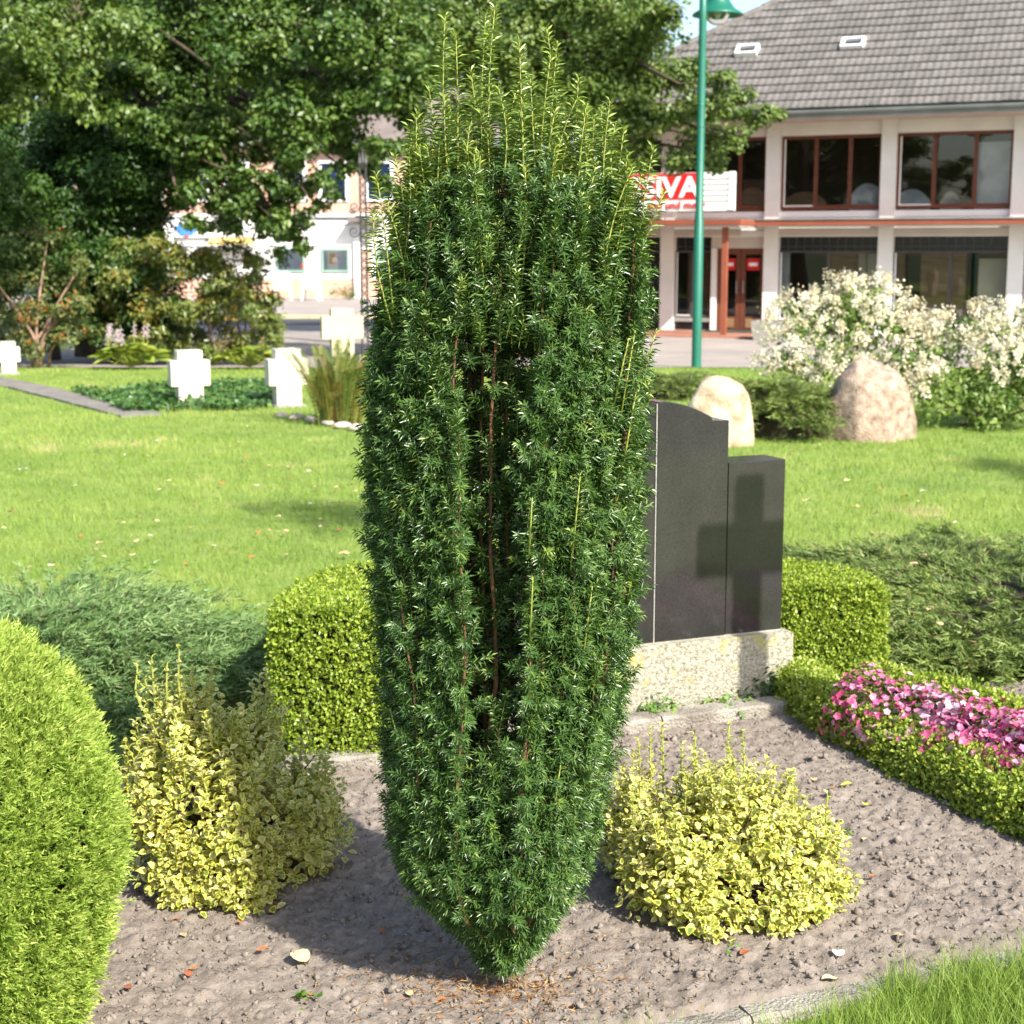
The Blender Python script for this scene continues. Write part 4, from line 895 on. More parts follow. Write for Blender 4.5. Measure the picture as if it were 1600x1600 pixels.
# golden thuja at the left edge
M['thuja'] = leafmat('golden_thuja', [(0, (0.13, 0.24, 0.03)), (.45, (0.235, 0.36, 0.05)), (1, (0.43, 0.52, 0.12))], .5, .3, .35)
TC = np.array([-1.19, 3.12, 0.0]); TR, TH = .360, .865
th = thing('golden_conifer', 'egg shaped golden green conifer at the lower left edge', 'conifer', TC)
n = 10000; zf_ = rng.random(n) ** .9; a = R(-55) + rng.normal(size=n) * 1.15
def tprof(z): return TR * np.sqrt(np.clip(1 - np.abs((z - .40) / .60) ** 2.35, 0, 1)) * (1 - .06 * (z < .4))
zz = zf_ * .995; rad = tprof(zz) * (1 + .34 * (fbm(a * 3.8, zz * 3.2, 3) - .5)) + rng.normal(size=n) * .006 - .02
base = TC + np.stack([np.cos(a) * rad, np.sin(a) * rad, .02 + zz * TH], 1)
slope = -np.gradient(tprof(np.linspace(0, 1, 200)), 1 / 199.)
on = nrm(np.stack([np.cos(a), np.sin(a), np.clip(np.interp(zz, np.linspace(0, 1, 200), slope), -1, 3) * .8], 1))
up = nrm(on * .8 + np.array([0, 0, .75]) + rng.normal(size=(n, 3)) * .28)           # spray axis: outwards and up
side = nrm(np.cross(up, on) + rng.normal(size=(n, 3)) * .5); L = rng.uniform(.026, .048, n)
P, X, vv = [], [], []; pv = rng.random(n)
for k, s in enumerate(np.linspace(.05, 1, 8)):
    pos = base + up * (L * s)[:, None]
    for sg in (-1, 1):
        w = nrm(up * .85 + side * sg * (.8 - .45 * s) + rng.normal(size=(n, 3)) * .18); P.append(pos); X.append(w); vv.append(np.clip(.12 + .45 * pv + .35 * s + .1 * rng.random(n), 0, 1))
        P.append(pos + w * .010); X.append(nrm(w + on * .5 + rng.normal(size=(n, 3)) * .35)); vv.append(np.clip(.2 + .45 * pv + .35 * s, 0, 1))
P = np.concatenate(P); X = np.concatenate(X); v = np.concatenate(vv); s = .0105 * rng.uniform(.7, 1.35, len(P))
V, F = scatter(TRI_V, TRI_F, P, frames(X, nrm(np.tile(on, (32, 1)) + rng.normal(size=P.shape) * .8)), np.stack([np.full(len(P), .0021) * rng.uniform(.8, 1.3, len(P)), s, s], 1))
part('foliage', V, F, M['thuja'], th, {'var': np.repeat(v, 3)}, world=True, kind='stuff')
V, F = lathe([(max(.01, tprof(np.array(z)) * .86), .02 + z * TH * .97) for z in np.linspace(0, .985, 16)], 30); part('inner_core', V, F, M['core'], th, smooth=True)  # solid dark egg behind the sprays in place of the shaded inside
V, F = tube([(0, 0, -.02), (0, 0, .25)], [.03, .025]); part('trunk', V, F, M['bark'], th)

# variegated euonymus
def euo_mat():
    m, n, l, b = mat_base('variegated_leaf'); b.inputs['Roughness'].default_value = .33; b.inputs['Specular IOR Level'].default_value = .45
    e = n.new('ShaderNodeAttribute'); e.attribute_name = 'edge'; v = n.new('ShaderNodeAttribute'); v.attribute_name = 'var'
    oi = n.new('ShaderNodeObjectInfo'); ad = n.new('ShaderNodeMath'); ad.operation = 'ADD'; l.new(v.outputs['Fac'], ad.inputs[0]); l.new(oi.outputs['Random'], ad.inputs[1])
    fr = n.new('ShaderNodeMath'); fr.operation = 'FRACT'; l.new(ad.outputs[0], fr.inputs[0])
    tc = n.new('ShaderNodeTexCoord'); t = n.new('ShaderNodeTexNoise'); t.inputs['Scale'].default_value = 90; l.new(tc.outputs['Object'], t.inputs['Vector'])
    s = n.new('ShaderNodeMath'); s.operation = 'MULTIPLY_ADD'; l.new(t.outputs[0], s.inputs[0]); s.inputs[1].default_value = .5; l.new(e.outputs['Fac'], s.inputs[2])
    sub = n.new('ShaderNodeMath'); sub.operation = 'SUBTRACT'; l.new(s.outputs[0], sub.inputs[0]); sub.inputs[1].default_value = .25
    inner = ramp(n, [(0, (0.13, 0.21, 0.05)), (.45, (0.20, 0.28, 0.08)), (.75, (0.36, 0.41, 0.16)), (1, (0.52, 0.52, 0.20))]); l.new(fr.outputs[0], inner.inputs[0])
    rim = ramp(n, [(0, (0.56, 0.52, 0.07)), (.6, (0.66, 0.60, 0.12)), (1, (0.72, 0.67, 0.28))]); l.new(fr.outputs[0], rim.inputs[0])
    st = n.new('ShaderNodeMapRange'); st.inputs['From Min'].default_value = .36; st.inputs['From Max'].default_value = .56; l.new(sub.outputs[0], st.inputs['Value'])
    mx = n.new('ShaderNodeMix'); mx.data_type = 'RGBA'; l.new(st.outputs[0], mx.inputs[0]); l.new(inner.outputs[0], mx.inputs[6]); l.new(rim.outputs[0], mx.inputs[7]); l.new(mx.outputs[2], b.inputs['Base Color'])
    tr = n.new('ShaderNodeBsdfTranslucent'); l.new(mx.outputs[2], tr.inputs[0]); ms = n.new('ShaderNodeMixShader'); ms.inputs[0].default_value = .28
    l.new(b.outputs[0], ms.inputs[1]); l.new(tr.outputs[0], ms.inputs[2]); l.new(ms.outputs[0], n['Material Output'].inputs[0]); return m
M['euo'] = euo_mat(); M['greenstem'] = surf('yellow_green_stem', (0.33, 0.36, 0.08), None, 30, .6)
ys = [0, .28, .58, .84, 1.0]; hw = [.04, .31, .35, .19, .0]
EV, EE = [], []
for y, w in zip(ys, hw):
    for f in (-1, -.6, 0, .6, 1): EV.append((w * f, y, .16 * abs(f) * w / .4 - .10 * y * y)); EE.append(1.0 if abs(f) == 1 or y in (0, 1.0) else (.52 if abs(f) == .6 else .05))
EF = []
for r_ in range(4):
    for c in range(4): a = r_ * 5 + c; EF += [(a, a + 1, a + 6), (a, a + 6, a + 5)]
EV, EE, EF = np.array(EV), np.array(EE), np.array(EF)
RV, RE, RF = [], [], []                                                      # lighter template for the bulk of the leaves
for y, w in zip([0, .36, .74, 1.0], [.04, .34, .26, .0]):
    for f in (-1, -.52, .52, 1): RV.append((w * f, y, .16 * abs(f) * w / .4 - .10 * y * y)); RE.append(1.0 if abs(f) == 1 or y in (0, 1.0) else .30)
for r_ in range(3):
    for c in range(3): a = r_ * 4 + c; RF += [(a, a + 1, a + 5), (a, a + 5, a + 4)]
RV, RE, RF = np.array(RV), np.array(RE), np.array(RF)
leaf_meshes = []
for v in range(6):
    Vl = EV.copy(); Vl[:, 0] *= rng.uniform(.85, 1.15); Vl[:, 2] += rng.uniform(-.12, .08) * Vl[:, 1] ** 2; leaf_meshes.append(make_mesh('leaf', Vl, EF, M['euo'], {'edge': EE, 'var': np.full(len(EV), v / 6)}, True))
def euonymus(label, base, lobes, nshoot, sprouts, leaf=.029):
    t = thing('euonymus', label, 'shrub', base); lobes = np.array(lobes); tips, dirs = [], []
    for k, (x, y, z, rx, ry, rz) in enumerate(lobes):
        n = int(nshoot * rx * (rz + .1) * 14); d = rdir(n); d[:, 2] = d[:, 2] * .75 + .25; d = nrm(d); p = np.array([x, y, z]) + d * np.array([rx, ry, rz]) * rng.uniform(.80, 1.10, (n, 1)); ok = p[:, 2] > .03
        for j, q in enumerate(lobes):
            if j != k: ok &= (((p - q[:3]) / q[3:]) ** 2).sum(1) > .8
        tips.append(p[ok]); dirs.append(nrm(d / np.array([rx, ry, rz]))[ok])
    tips = np.concatenate(tips); dirs = np.concatenate(dirs); n = len(tips)
    ax = nrm(dirs * .8 + np.array([0, 0, .6]) + rng.normal(size=(n, 3)) * .3); P, A, N, S = [], [], [], []
    spin = rng.uniform(0, 3.1, n); x0 = nrm(np.cross(ax, rdir(n))); y0 = np.cross(ax, x0)
    for k in range(5):
        dist = -.018 * k; ph = spin + k * np.pi / 2
        for sg in (0, np.pi):
            rad = x0 * np.cos(ph + sg)[:, None] + y0 * np.sin(ph + sg)[:, None]; f = .25 + .2 * k
            la = nrm(ax * (1.0 - f) + rad * (.55 + f * .5) + rng.normal(size=(n, 3)) * .15); P.append(tips + ax * dist + rad * .003); A.append(la); N.append(nrm(ax * .9 - rad * .35 + rng.normal(size=(n, 3)) * .2 + np.array([0, 0, .25]))); S.append(leaf * (.55 + .14 * min(k, 3)) * rng.uniform(.8, 1.2, n))
    m = MB()
    for (sx, sy, z0, z1, lean) in sprouts:
        b0 = np.array([sx, sy, z0]); e = np.array([sx + lean, sy + rng.uniform(-.02, .02), z1]); V, F = tube([b0, (b0 + e) / 2 + rng.normal(size=3) * .004, e], [.0032, .0026, .0018], 5); part('sprout_stem', V, F, M['greenstem'], t, world=True)
        nn = max(4, int((z1 - z0) / .019)); d = nrm(e - b0)
        for k in range(nn):
            c = b0 + (e - b0) * (k + 1) / nn; ph = k * np.pi / 2 + sx * 40
            for sg in (0, np.pi):
                rad = np.array([math.cos(ph + sg), math.sin(ph + sg), 0]); P.append(c[None]); A.append(nrm((d * .55 + rad * .75 + rng.normal(size=3) * .1)[None])); N.append(nrm((d - rad * .4)[None])); S.append(np.array([leaf * (.85 - .3 * k / nn)]))
    tall = np.where((dirs[:, 2] > .35) & (tips[:, 2] > .12))[0]                # short new shoots that break the outline
    for i in rng.permutation(tall)[:70]:
        d = nrm(dirs[i] * .5 + np.array([0, 0, 1.]) + rng.normal(size=3) * .2); ln = rng.uniform(.025, .075); kk = max(2, int(ln / .014)); spn = rng.uniform(0, 3)
        V, F = tube([tips[i] - d * .02, tips[i] + d * ln], [.002, .001], 4, False); m.add(V, F)
        for k in range(kk):
            for sg in (0, np.pi):
                ph = spn + k * np.pi / 2 + sg; rad = np.array([math.cos(ph), math.sin(ph), 0]); P.append((tips[i] + d * ln * (k + 1) / kk)[None]); A.append(nrm((d * .6 + rad * .75 + rng.normal(size=3) * .12)[None])); N.append(nrm((d - rad * .4)[None])); S.append(np.array([leaf * (.85 - .35 * k / kk)]))
    Vn, Fn = m.get(); part('shoot_stems', Vn, Fn, M['greenstem'], t, world=True, kind='stuff')
    P = np.concatenate(P); A = np.concatenate(A); N = np.concatenate(N); S = np.concatenate(S); Fm = frames(A, N)
    vis = np.einsum('ij,ij->i', np.concatenate([np.tile(dirs, (10, 1)), np.tile([[0, -1., 0]], (len(P) - 10 * n, 1))]), nrm(np.array([0, 0, CAM_H]) - P))
    score = np.linalg.norm(P - np.array([0, 0, CAM_H]), axis=1) - .25 * vis - 3 * S; order = np.argsort(score); big = order[:300]; rest = order[300:]
    tb_ = np.array(base)
    for i in big:
        o = link('leaf', leaf_meshes[rng.integers(6)], t); mm = np.eye(4); mm[:3, :3] = Fm[i] * S[i]; mm[:3, 3] = P[i] - tb_; o.matrix_local = Matrix(mm.tolist())
    V, F = scatter(RV, RF, P[rest], Fm[rest], S[rest]); part('foliage', V, F, M['euo'], t, {'edge': np.tile(RE, len(rest)), 'var': np.repeat(rng.random(len(rest)), len(RV))}, world=True, kind='stuff', smooth=True)
    cc = lobes[:, :3].mean(0); m = MB()
    for k in rng.permutation(n)[:60]: m.tube([(tb_[0] + rng.uniform(-.06, .06), tb_[1] + rng.uniform(-.05, .05), -.01), (cc + tips[k]) / 2 * np.array([1, 1, .8]), tips[k]], [.004, .003, .0015], 4, False)
    V, F = m.get(); part('twigs', V, F, M['bark'], t, world=True); return t
def lobe(px, py_base, w_px, py_top, Y, ry, bot=.02):
    k = px2m(Y, 1250); x = At(px, 1250, Y)[0]; zt = At(px, py_top, Y)[2]; zb = -.02; return (x, Y, zt * .42, w_px * k, ry, zt * .60)
euonymus('variegated euonymus beside the golden conifer, half in the shadow of the yew', (-.72, 3.98, 0), [lobe(285, 0, 100, 1115, 3.92, .17), lobe(360, 0, 90, 1150, 3.86, .15), lobe(455, 0, 88, 1185, 4.02, .17), lobe(300, 0, 74, 1068, 4.00, .13), lobe(400, 0, 60, 1105, 4.08, .12), lobe(290, 0, 62, 1300, 3.83, .10), lobe(375, 0, 60, 1310, 3.80, .10)], 500,
         [(At(px, 1100, Y)[0], Y, At(px, 1110, Y)[2], At(px, py, Y)[2], ln) for px, py, Y, ln in ((222, 1045, 3.95, -.012), (243, 1028, 3.97, -.006), (262, 1040, 3.95, 0), (284, 1015, 3.93, -.004), (300, 1045, 3.95, .008), (322, 1040, 4.0, .02), (400, 1055, 4.1, .012), (412, 1048, 4.08, .01), (425, 1130, 4.0, .03), (230, 1060, 4.0, .0), (275, 1060, 3.98, .0), (470, 1160, 4.0, .02))])
euonymus('bright yellow variegated euonymus in front of the gravestone bed', (.56, 3.80, 0), [lobe(1060, 0, 92, 1250, 3.74, .17), lobe(1150, 0, 112, 1205, 3.80, .19), lobe(1250, 0, 84, 1265, 3.80, .17), lobe(985, 0, 50, 1205, 3.98, .13), lobe(1110, 0, 80, 1215, 3.95, .14), lobe(1110, 0, 80, 1345, 3.66, .12), lobe(1205, 0, 80, 1345, 3.68, .12)], 500,
         [(At(px, 1230, Y)[0], Y, At(px, pb, Y)[2], At(px, py, Y)[2], ln) for px, pb, py, Y, ln in ((997, 1230, 1158, 4.05, .0), (1018, 1230, 1140, 4.05, -.004), (1036, 1240, 1132, 4.05, -.006), (1066, 1230, 1165, 4.0, .0), (1090, 1240, 1150, 4.02, -.01), (1140, 1235, 1135, 4.02, -.004), (1163, 1235, 1148, 4.0, -.006), (1216, 1290, 1240, 3.9, .0), (1257, 1300, 1245, 3.88, .006), (1290, 1310, 1243, 3.88, .008), (1330, 1420, 1380, 3.8, .03))])
# ------------------------------------------------------------------ the columnar yew
M['needle'] = leafmat('yew_needles', [(0, (0.030, 0.068, 0.018)), (.4, (0.056, 0.122, 0.029)), (.7, (0.098, 0.18, 0.038)), (1, (0.27, 0.35, 0.065))], .33, .6, .18, (.9, 1.0, .35))
M['yewbark'] = surf('orange_brown_yew_bark', (0.20, 0.095, 0.045), (0.07, 0.042, 0.028), 30, 0.85, .5, 90, stretch=(1, 1, .3))
M['yewshoot'] = surf('yellow_green_shoot', (0.27, 0.30, 0.06), (0.20, 0.23, 0.045), 40, 0.5)
YY = 3.345
prof = [(1548, 752, 806), (1520, 735, 835), (1480, 715, 862), (1440, 690, 890), (1400, 632, 915), (1350, 606, 940), (1300, 600, 952), (1200, 594, 966), (1100, 594, 982), (1000, 592, 1000), (900, 576, 1006), (800, 566, 1012),
        (700, 560, 1018), (600, 562, 1022), (500, 570, 1028), (400, 580, 1032), (340, 588, 1028), (300, 600, 1008), (262, 620, 980), (235, 645, 950), (212, 685, 915), (195, 730, 880)]
pz = np.array([At((a + b) / 2, y, YY)[2] for y, a, b in prof]); pc = np.array([At((a + b) / 2, y, YY)[0] for y, a, b in prof]); pr = np.array([(b - a) / 2 * px2m(YY, y) for y, a, b in prof])
pz[0] = 0.02
rz_ = lambda z: np.interp(z, pz, pr); cz_ = lambda z: np.interp(z, pz, pc)
yew = thing('columnar_yew', 'tall narrow dark green yew with upright shoots standing in the bare soil', 'shrub', (pc[0], YY, 0))
tip_in = .062
def stem_path(th, rho, z0, z1, n=14, wob=.006):
    z = np.linspace(z0, z1, n); r = np.maximum(rz_(z) - tip_in, .012) * rho
    w = np.cumsum(rng.normal(size=(n, 2)) * wob, 0) * .5
    return np.stack([cz_(z) + r * math.cos(th) + w[:, 0], YY + r * math.sin(th) + w[:, 1], z], 1)
front = [-82, -55, -33, 24, 44, 69]                                # ribs of shoots seen from the front, grooves between them
ribs = [R(a - 90) for a in front] + [R(a) for a in np.arange(0, 180, 21)]
stems = []
for k, th in enumerate(ribs):
    isf = k < len(front); m = 9 if isf else 4
    for j in range(m):
        t_ = th + rng.normal() * .085; stems.append((t_, rng.uniform(.88, 1.06), rng.uniform(.06, .25), rng.uniform(1.2, 1.74)))
    for j in range(6 if isf else 2):
        stems.append((th + rng.normal() * .12, rng.uniform(.98, 1.14), rng.uniform(.05, 1.1), 0.0))
for _ in range(30): th = rng.uniform(0, 2 * np.pi); stems.append((th, rng.uniform(.86, 1.04), .05, rng.uniform(.34, .75)))
for _ in range(13): stems.append((rng.uniform(0, 2 * np.pi), rng.uniform(.15, .68), .06, rng.uniform(1.55, 1.9)))
B, D, LL, VV_ = [], [], [], []
for (th, rho, z0, z1) in stems:
    if z1 == 0.0: z1 = min(1.8, z0 + rng.uniform(.3, .8))
    pts = stem_path(th, rho, z0, z1); L = np.linalg.norm(np.diff(pts, axis=0), axis=1).sum()
    V, F = tube(pts, np.linspace(.0048, .0018, len(pts)) * (1.4 if rho < .7 else 1), 6, False); part('stem', V, F, M['yewbark'], yew, world=True, smooth=True)
    isfront = math.sin(th) < .25; step = .0145 if (isfront and rho > .75) else (.042 if rho > .75 else .036)
    n = int(L / step); s = (np.arange(n) + rng.random(n)) / n; zs = z0 + (z1 - z0) * s
    p = np.stack([np.interp(zs, pts[:, 2], pts[:, 0]), np.interp(zs, pts[:, 2], pts[:, 1]), zs], 1)
    az = th + rng.normal(size=n) * (.62 if rho > .75 else 1.6); el = rng.uniform(R(12), R(70), n)
    d = np.stack([np.cos(az) * np.cos(el), np.sin(az) * np.cos(el), np.sin(el)], 1); ln = rng.uniform(.028, .072, n) * np.where(zs < .22, .8, 1)
    end = s > .93; d[end] = nrm(d[end] * .4 + np.array([0, 0, 1.])); ln[end] *= 1.3
    B.append(p); D.append(d); LL.append(ln); VV_.append(np.full(n, rng.uniform(-.06, .06)) + .08 * end)
for n, mode in ((1500, 0), (1300, 1), (1500, 2), (650, 3)):                            # sprays thickening the ribs, the foot and the inside of the column
    if mode == 0: th = np.array(ribs)[rng.integers(len(front), size=n)] + rng.normal(size=n) * .11; zs = rng.uniform(.3, 1.76, n); rho = rng.uniform(.62, .98, n)
    elif mode == 1: th = R(-90) + rng.normal(size=n) * 1.4; zs = rng.uniform(.05, .55, n); rho = rng.uniform(.68, 1.02, n)
    elif mode == 3: th = R(-90) + rng.normal(size=n) * 1.3; zs = 1.45 + .30 * rng.random(n) ** 1.4; rho = rng.uniform(.3, 1.0, n)
    else: th = rng.uniform(0, 2 * np.pi, n); zs = rng.uniform(.3, 1.80, n); rho = rng.uniform(.10, .50, n) + np.clip((zs - 1.5) / .3, 0, 1) * .4
    r = np.maximum(rz_(zs) - tip_in, .01) * rho; el = rng.uniform(R(30), R(70), n); az = th + rng.normal(size=n) * .5
    B.append(np.stack([cz_(zs) + r * np.cos(th), YY + r * np.sin(th), zs], 1)); D.append(np.stack([np.cos(az) * np.cos(el), np.sin(az) * np.cos(el), np.sin(el)], 1)); LL.append(rng.uniform(.035, .07, n) * (1.35 if mode == 3 else 1)); VV_.append(rng.normal(size=n) * .05 + (.10 if mode == 3 else 0))
    if mode == 3: D[-1] = nrm(D[-1] + np.array([0, 0, 1.1]))
B = np.concatenate(B); D = np.concatenate(D); LL = np.concatenate(LL); VV_ = np.concatenate(VV_)
def needles(B, D, L, per, nlen, lo=.12, fwd=.55, base_var=.35, tip_var=.30, hw=.0018, jitter=None):
    n = len(B); x0 = nrm(np.cross(D, np.array([.31, .17, .93]))); y0 = np.cross(D, x0); ph0 = rng.uniform(0, 6.28, n); P, A, N, S, W = [], [], [], [], []
    for k in range(per):
        s = lo + (1 - lo) * (k + .5) / per; ph = ph0 + k * 2.39996 + rng.normal(size=n) * .2
        rad = x0 * np.cos(ph)[:, None] + y0 * np.sin(ph)[:, None]; up_ = fwd + .75 * max(0, s - .72) / .28 * .9
        a = nrm(D * up_ + rad * .9 + rng.normal(size=(n, 3)) * .10); P.append(B + D * (L * s)[:, None]); A.append(a); N.append(nrm(D + rng.normal(size=(n, 3)) * .38))
        S.append(nlen * rng.uniform(.8, 1.15, n) * (1 - .35 * max(0, s - .8) / .2)); W.append(np.clip(base_var + tip_var * s ** 2 + .10 * rng.normal(size=n) + (0 if jitter is None else jitter), 0, 1))
    P, A, N, S, W = map(np.concatenate, (P, A, N, S, W)); V, F = scatter(NEED2_V, FLAT_F, P, frames(A, N), np.stack([np.full(len(P), hw) * rng.uniform(.85, 1.2, len(P)), S, S], 1))
    V[:, 2] -= np.tile([0, 0, 1, 0], len(P)) * .0030
    return V, F, np.repeat(W, 4)
VV_ = VV_ + np.where(rng.random(len(B)) < .04, .22, 0) + rng.normal(size=len(B)) * .06
V, F, v = needles(B, D, LL, 27, .0215, jitter=VV_); part('needles', V, F, M['needle'], yew, {'var': v}, world=True, kind='stuff')
# twigs of the sprays
m_ = len(B); xx = nrm(np.cross(D, np.array([.3, .2, .9]))); Vt_ = np.stack([B - xx * .0009, B + xx * .0009, B + D * LL[:, None]], 1).reshape(-1, 3)
part('twigs', Vt_, np.arange(m_ * 3).reshape(-1, 3), M['yewshoot'], yew, world=True, kind='stuff')
# leading shoots: each a shoot with its own needles
lead = [(691, 22), (718, 50), (757, 20), (772, 10), (806, 67), (858, 43), (877, 67), (861, 86), (954, 158), (931, 180), (911, 165), (1019, 229), (999, 256), (980, 261), (753, 179), (710, 205), (694, 162), (784, 137), (593, 272), (636, 254), (822, 262),
        (668, 140), (735, 110), (830, 120), (900, 120), (845, 190), (770, 210), (800, 180), (660, 230), (870, 230), (960, 240), (1030, 300), (575, 330), (610, 320), (925, 250)]
lead += [(float(x), float(215 + 90 * abs((x - 800) / 220) ** 2 + rng.uniform(-85, 25))) for x in rng.uniform(625, 985, 64)]
for k, (px, py) in enumerate(lead):
    y = YY + (rng.uniform(-.13, .13) if py < 220 else rng.uniform(-.17, -.02)); e = At(px, py, y); ln = rng.uniform(.30, .40) if py < 120 else rng.uniform(.18, .30)
    b0 = e - np.array([rng.uniform(-.02, .03) + (e[0] - cz_(1.5)) * .10, rng.uniform(-.02, .02), ln]); t = np.linspace(0, 1, 6)[:, None]; pts = b0 * (1 - t) + e * t; pts[:, 0] += np.sin(t[:, 0] * 3.1) * rng.uniform(-.014, .014) + t[:, 0] ** 3 * rng.uniform(-.012, .012)
    V, F = tube(pts, np.linspace(.0024, .0010, 6), 6); sh = part('leading_shoot', V, F, M['yewshoot'], yew, world=True, smooth=True)
    per = int(ln / .0022); s = (np.arange(per) + .5) / per; pb = np.stack([np.interp(s, t[:, 0], pts[:, i]) for i in range(3)], 1); d = np.tile(nrm(e - b0), (per, 1))
    ph = np.arange(per) * 2.39996; x0 = nrm(np.cross(d, np.array([1., .1, 0]))); y0 = np.cross(d, x0); rad = x0 * np.cos(ph)[:, None] + y0 * np.sin(ph)[:, None]
    f = .35 + .9 * np.clip(s - .85, 0, 1) / .15; a = nrm(d * f[:, None] + rad + rng.normal(size=(per, 3)) * .12); S = .0290 * rng.uniform(.8, 1.15, per) * (1 - .3 * np.clip(s - .8, 0, 1) / .2)
    V, F = scatter(NEED2_V, FLAT_F, pb, frames(a, nrm(d + rng.normal(size=(per, 3)) * .5)), np.stack([np.full(per, .0024), S, S], 1)); V[:, 2] -= np.tile([0, 0, 1, 0], per) * .003
    part('needles', V, F, M['needle'], sh, {'var': np.repeat(np.clip(.58 + .40 * s ** 1.2 + rng.normal(size=per) * .08, 0, 1), 4)}, world=True, kind='stuff')
# long bright shoots standing out of the sides
for _ in range(13):
    th = R(rng.uniform(-85, 85) - 90); z0 = rng.uniform(.35, 1.5); ln = rng.uniform(.12, .24); r = rz_(z0) - .03
    b0 = np.array([cz_(z0) + r * math.cos(th), YY + r * math.sin(th), z0]); e = b0 + np.array([math.cos(th) * .035, math.sin(th) * .035, ln])
    V, F = tube([b0, (b0 + e) / 2, e], [.0024, .002, .001], 6); sh = part('side_shoot', V, F, M['yewshoot'], yew, world=True, smooth=True)
    per = int(ln / .0030); V, F, v = needles(b0[None], nrm((e - b0)[None]), np.array([ln]), per, .024, lo=.03, fwd=.35, base_var=.5, tip_var=.3); part('needles', V, F, M['needle'], sh, {'var': v}, world=True, kind='stuff')
# ------------------------------------------------------------------ gravestone
def granite(name, c1, c2, c3, sc, rough, spec):
    m, n, l, b = mat_base(name); b.inputs['Roughness'].default_value = rough; b.inputs['Specular IOR Level'].default_value = spec
    tc = n.new('ShaderNodeTexCoord'); t = n.new('ShaderNodeTexVoronoi'); t.inputs['Scale'].default_value = sc; l.new(tc.outputs['Object'], t.inputs['Vector'])
    sp_ = n.new('ShaderNodeSeparateColor'); l.new(t.outputs['Color'], sp_.inputs[0]); r = ramp(n, [(.15, c1), (.5, c2), (.9, c3)]); l.new(sp_.outputs[0], r.inputs[0])
    t2 = n.new('ShaderNodeTexNoise'); t2.inputs['Scale'].default_value = 6; l.new(tc.outputs['Object'], t2.inputs['Vector']); mx = n.new('ShaderNodeMix'); mx.data_type = 'RGBA'; mx.blend_type = 'MULTIPLY'; mx.inputs[0].default_value = .5
    l.new(r.outputs[0], mx.inputs[6]); l.new(t2.outputs[0], mx.inputs[7]); l.new(mx.outputs[2], b.inputs['Base Color']); return m
M['granite'] = granite('polished_black_granite', (0.026, 0.026, 0.0255), (0.034, 0.0335, 0.0325), (0.048, 0.047, 0.044), 520, .08, .6)
def plinth_mat():
    m = surf('lichen_speckled_plinth', (0.34, 0.315, 0.245), (0.15, 0.15, 0.11), 80, .9, .6, 160, c3=(0.48, 0.45, 0.37), detail=8)
    n, l = m.node_tree.nodes, m.node_tree.links; b = n['Principled BSDF']; old = b.inputs['Base Color'].links[0].from_socket
    tc = n.new('ShaderNodeTexCoord'); t = n.new('ShaderNodeTexNoise'); t.inputs['Scale'].default_value = 14; t.inputs['Detail'].default_value = 8; l.new(tc.outputs['Object'], t.inputs['Vector'])
    r = ramp(n, [(.55, (0, 0, 0)), (.70, (1, 1, 1))]); l.new(t.outputs[0], r.inputs[0]); mx = n.new('ShaderNodeMix'); mx.data_type = 'RGBA'; l.new(r.outputs[0], mx.inputs[0]); l.new(old, mx.inputs[6]); mx.inputs[7].default_value = (0.38, 0.34, 0.13, 1); l.new(mx.outputs[2], b.inputs['Base Color']); return m
M['plinth'] = plinth_mat(); M['mortar'] = surf('pale_joint', (0.40, 0.39, 0.36), None, 30, .9)
VS = 4.86                                                                    # front plane of the stone in the plot frame
def plane_u(px, py, v=VS):
    d = ray(px, py); t = (v - np.array([0, 0, CAM_H]) @ E2) / (d @ E2); p = np.array([0, 0, CAM_H]) + d * t; return float(p @ E1), float(p[2])
uw1, zb = plane_u(1221, 985); _, zw = plane_u(1226, 718); uw0, zm = plane_u(1140, 657); us_, zpk = plane_u(1027, 628); ush, zsh = plane_u(1113, 652)
gs = thing('gravestone', 'black polished gravestone with stepped wing on a speckled plinth', 'gravestone', UV(us_, VS), PA)
zp = zb
LW = uw1 - us_ + .03
b = MB(); bw_ = .006
b.box(-LW - .02, LW, -.035, .21, -.02, zp - .006); b.box(-LW - .014, LW - .006, -.029, .204, zp - .006, zp); b.build('plinth', M['plinth'], gs)
def slab(pts, y0, y1, name):                                                 # bevelled plate
    pts = np.array(pts); n = len(pts); c = pts.mean(0); inn = pts + nrm(c - pts) * .004
    V = [(p[0], y0 + .004, p[1]) for p in pts] + [(p[0], y1, p[1]) for p in pts] + [(p[0], y0, p[1]) for p in inn]
    F = [tuple(range(2 * n, 3 * n)), tuple(range(2 * n - 1, n - 1, -1))] + [((i + 1) % n, i, n + i, n + (i + 1) % n) for i in range(n)] + [(i, (i + 1) % n, 2 * n + (i + 1) % n, 2 * n + i) for i in range(n)]
    o = MB().add(V, F).build(name, M['granite'], gs); return o
a0, a1 = .004, ush - us_; e1u = uw0 - us_
arch = lambda t: zpk - (zpk - zsh) * (t / a1) ** 2.0
zj = zp + .004
xs = np.linspace(a1, a0, 12)
slab([(a0, zj), (e1u, zj), (e1u, zm), (a1 + .004, zm + .002)] + [(x, arch(x)) for x in xs], 0, .145, 'right_panel')
slab([(-a0, zj)] + [(-x, arch(x)) for x in xs[::-1]] + [(-a1 - .004, zm + .002), (-e1u, zm), (-e1u, zj)][0:3][::1], 0, .145, 'left_panel')
slab([(e1u + .003, zj), (uw1 - us_, zj), (uw1 - us_, zw), (e1u + .003, zw)], .004, .15, 'right_wing')
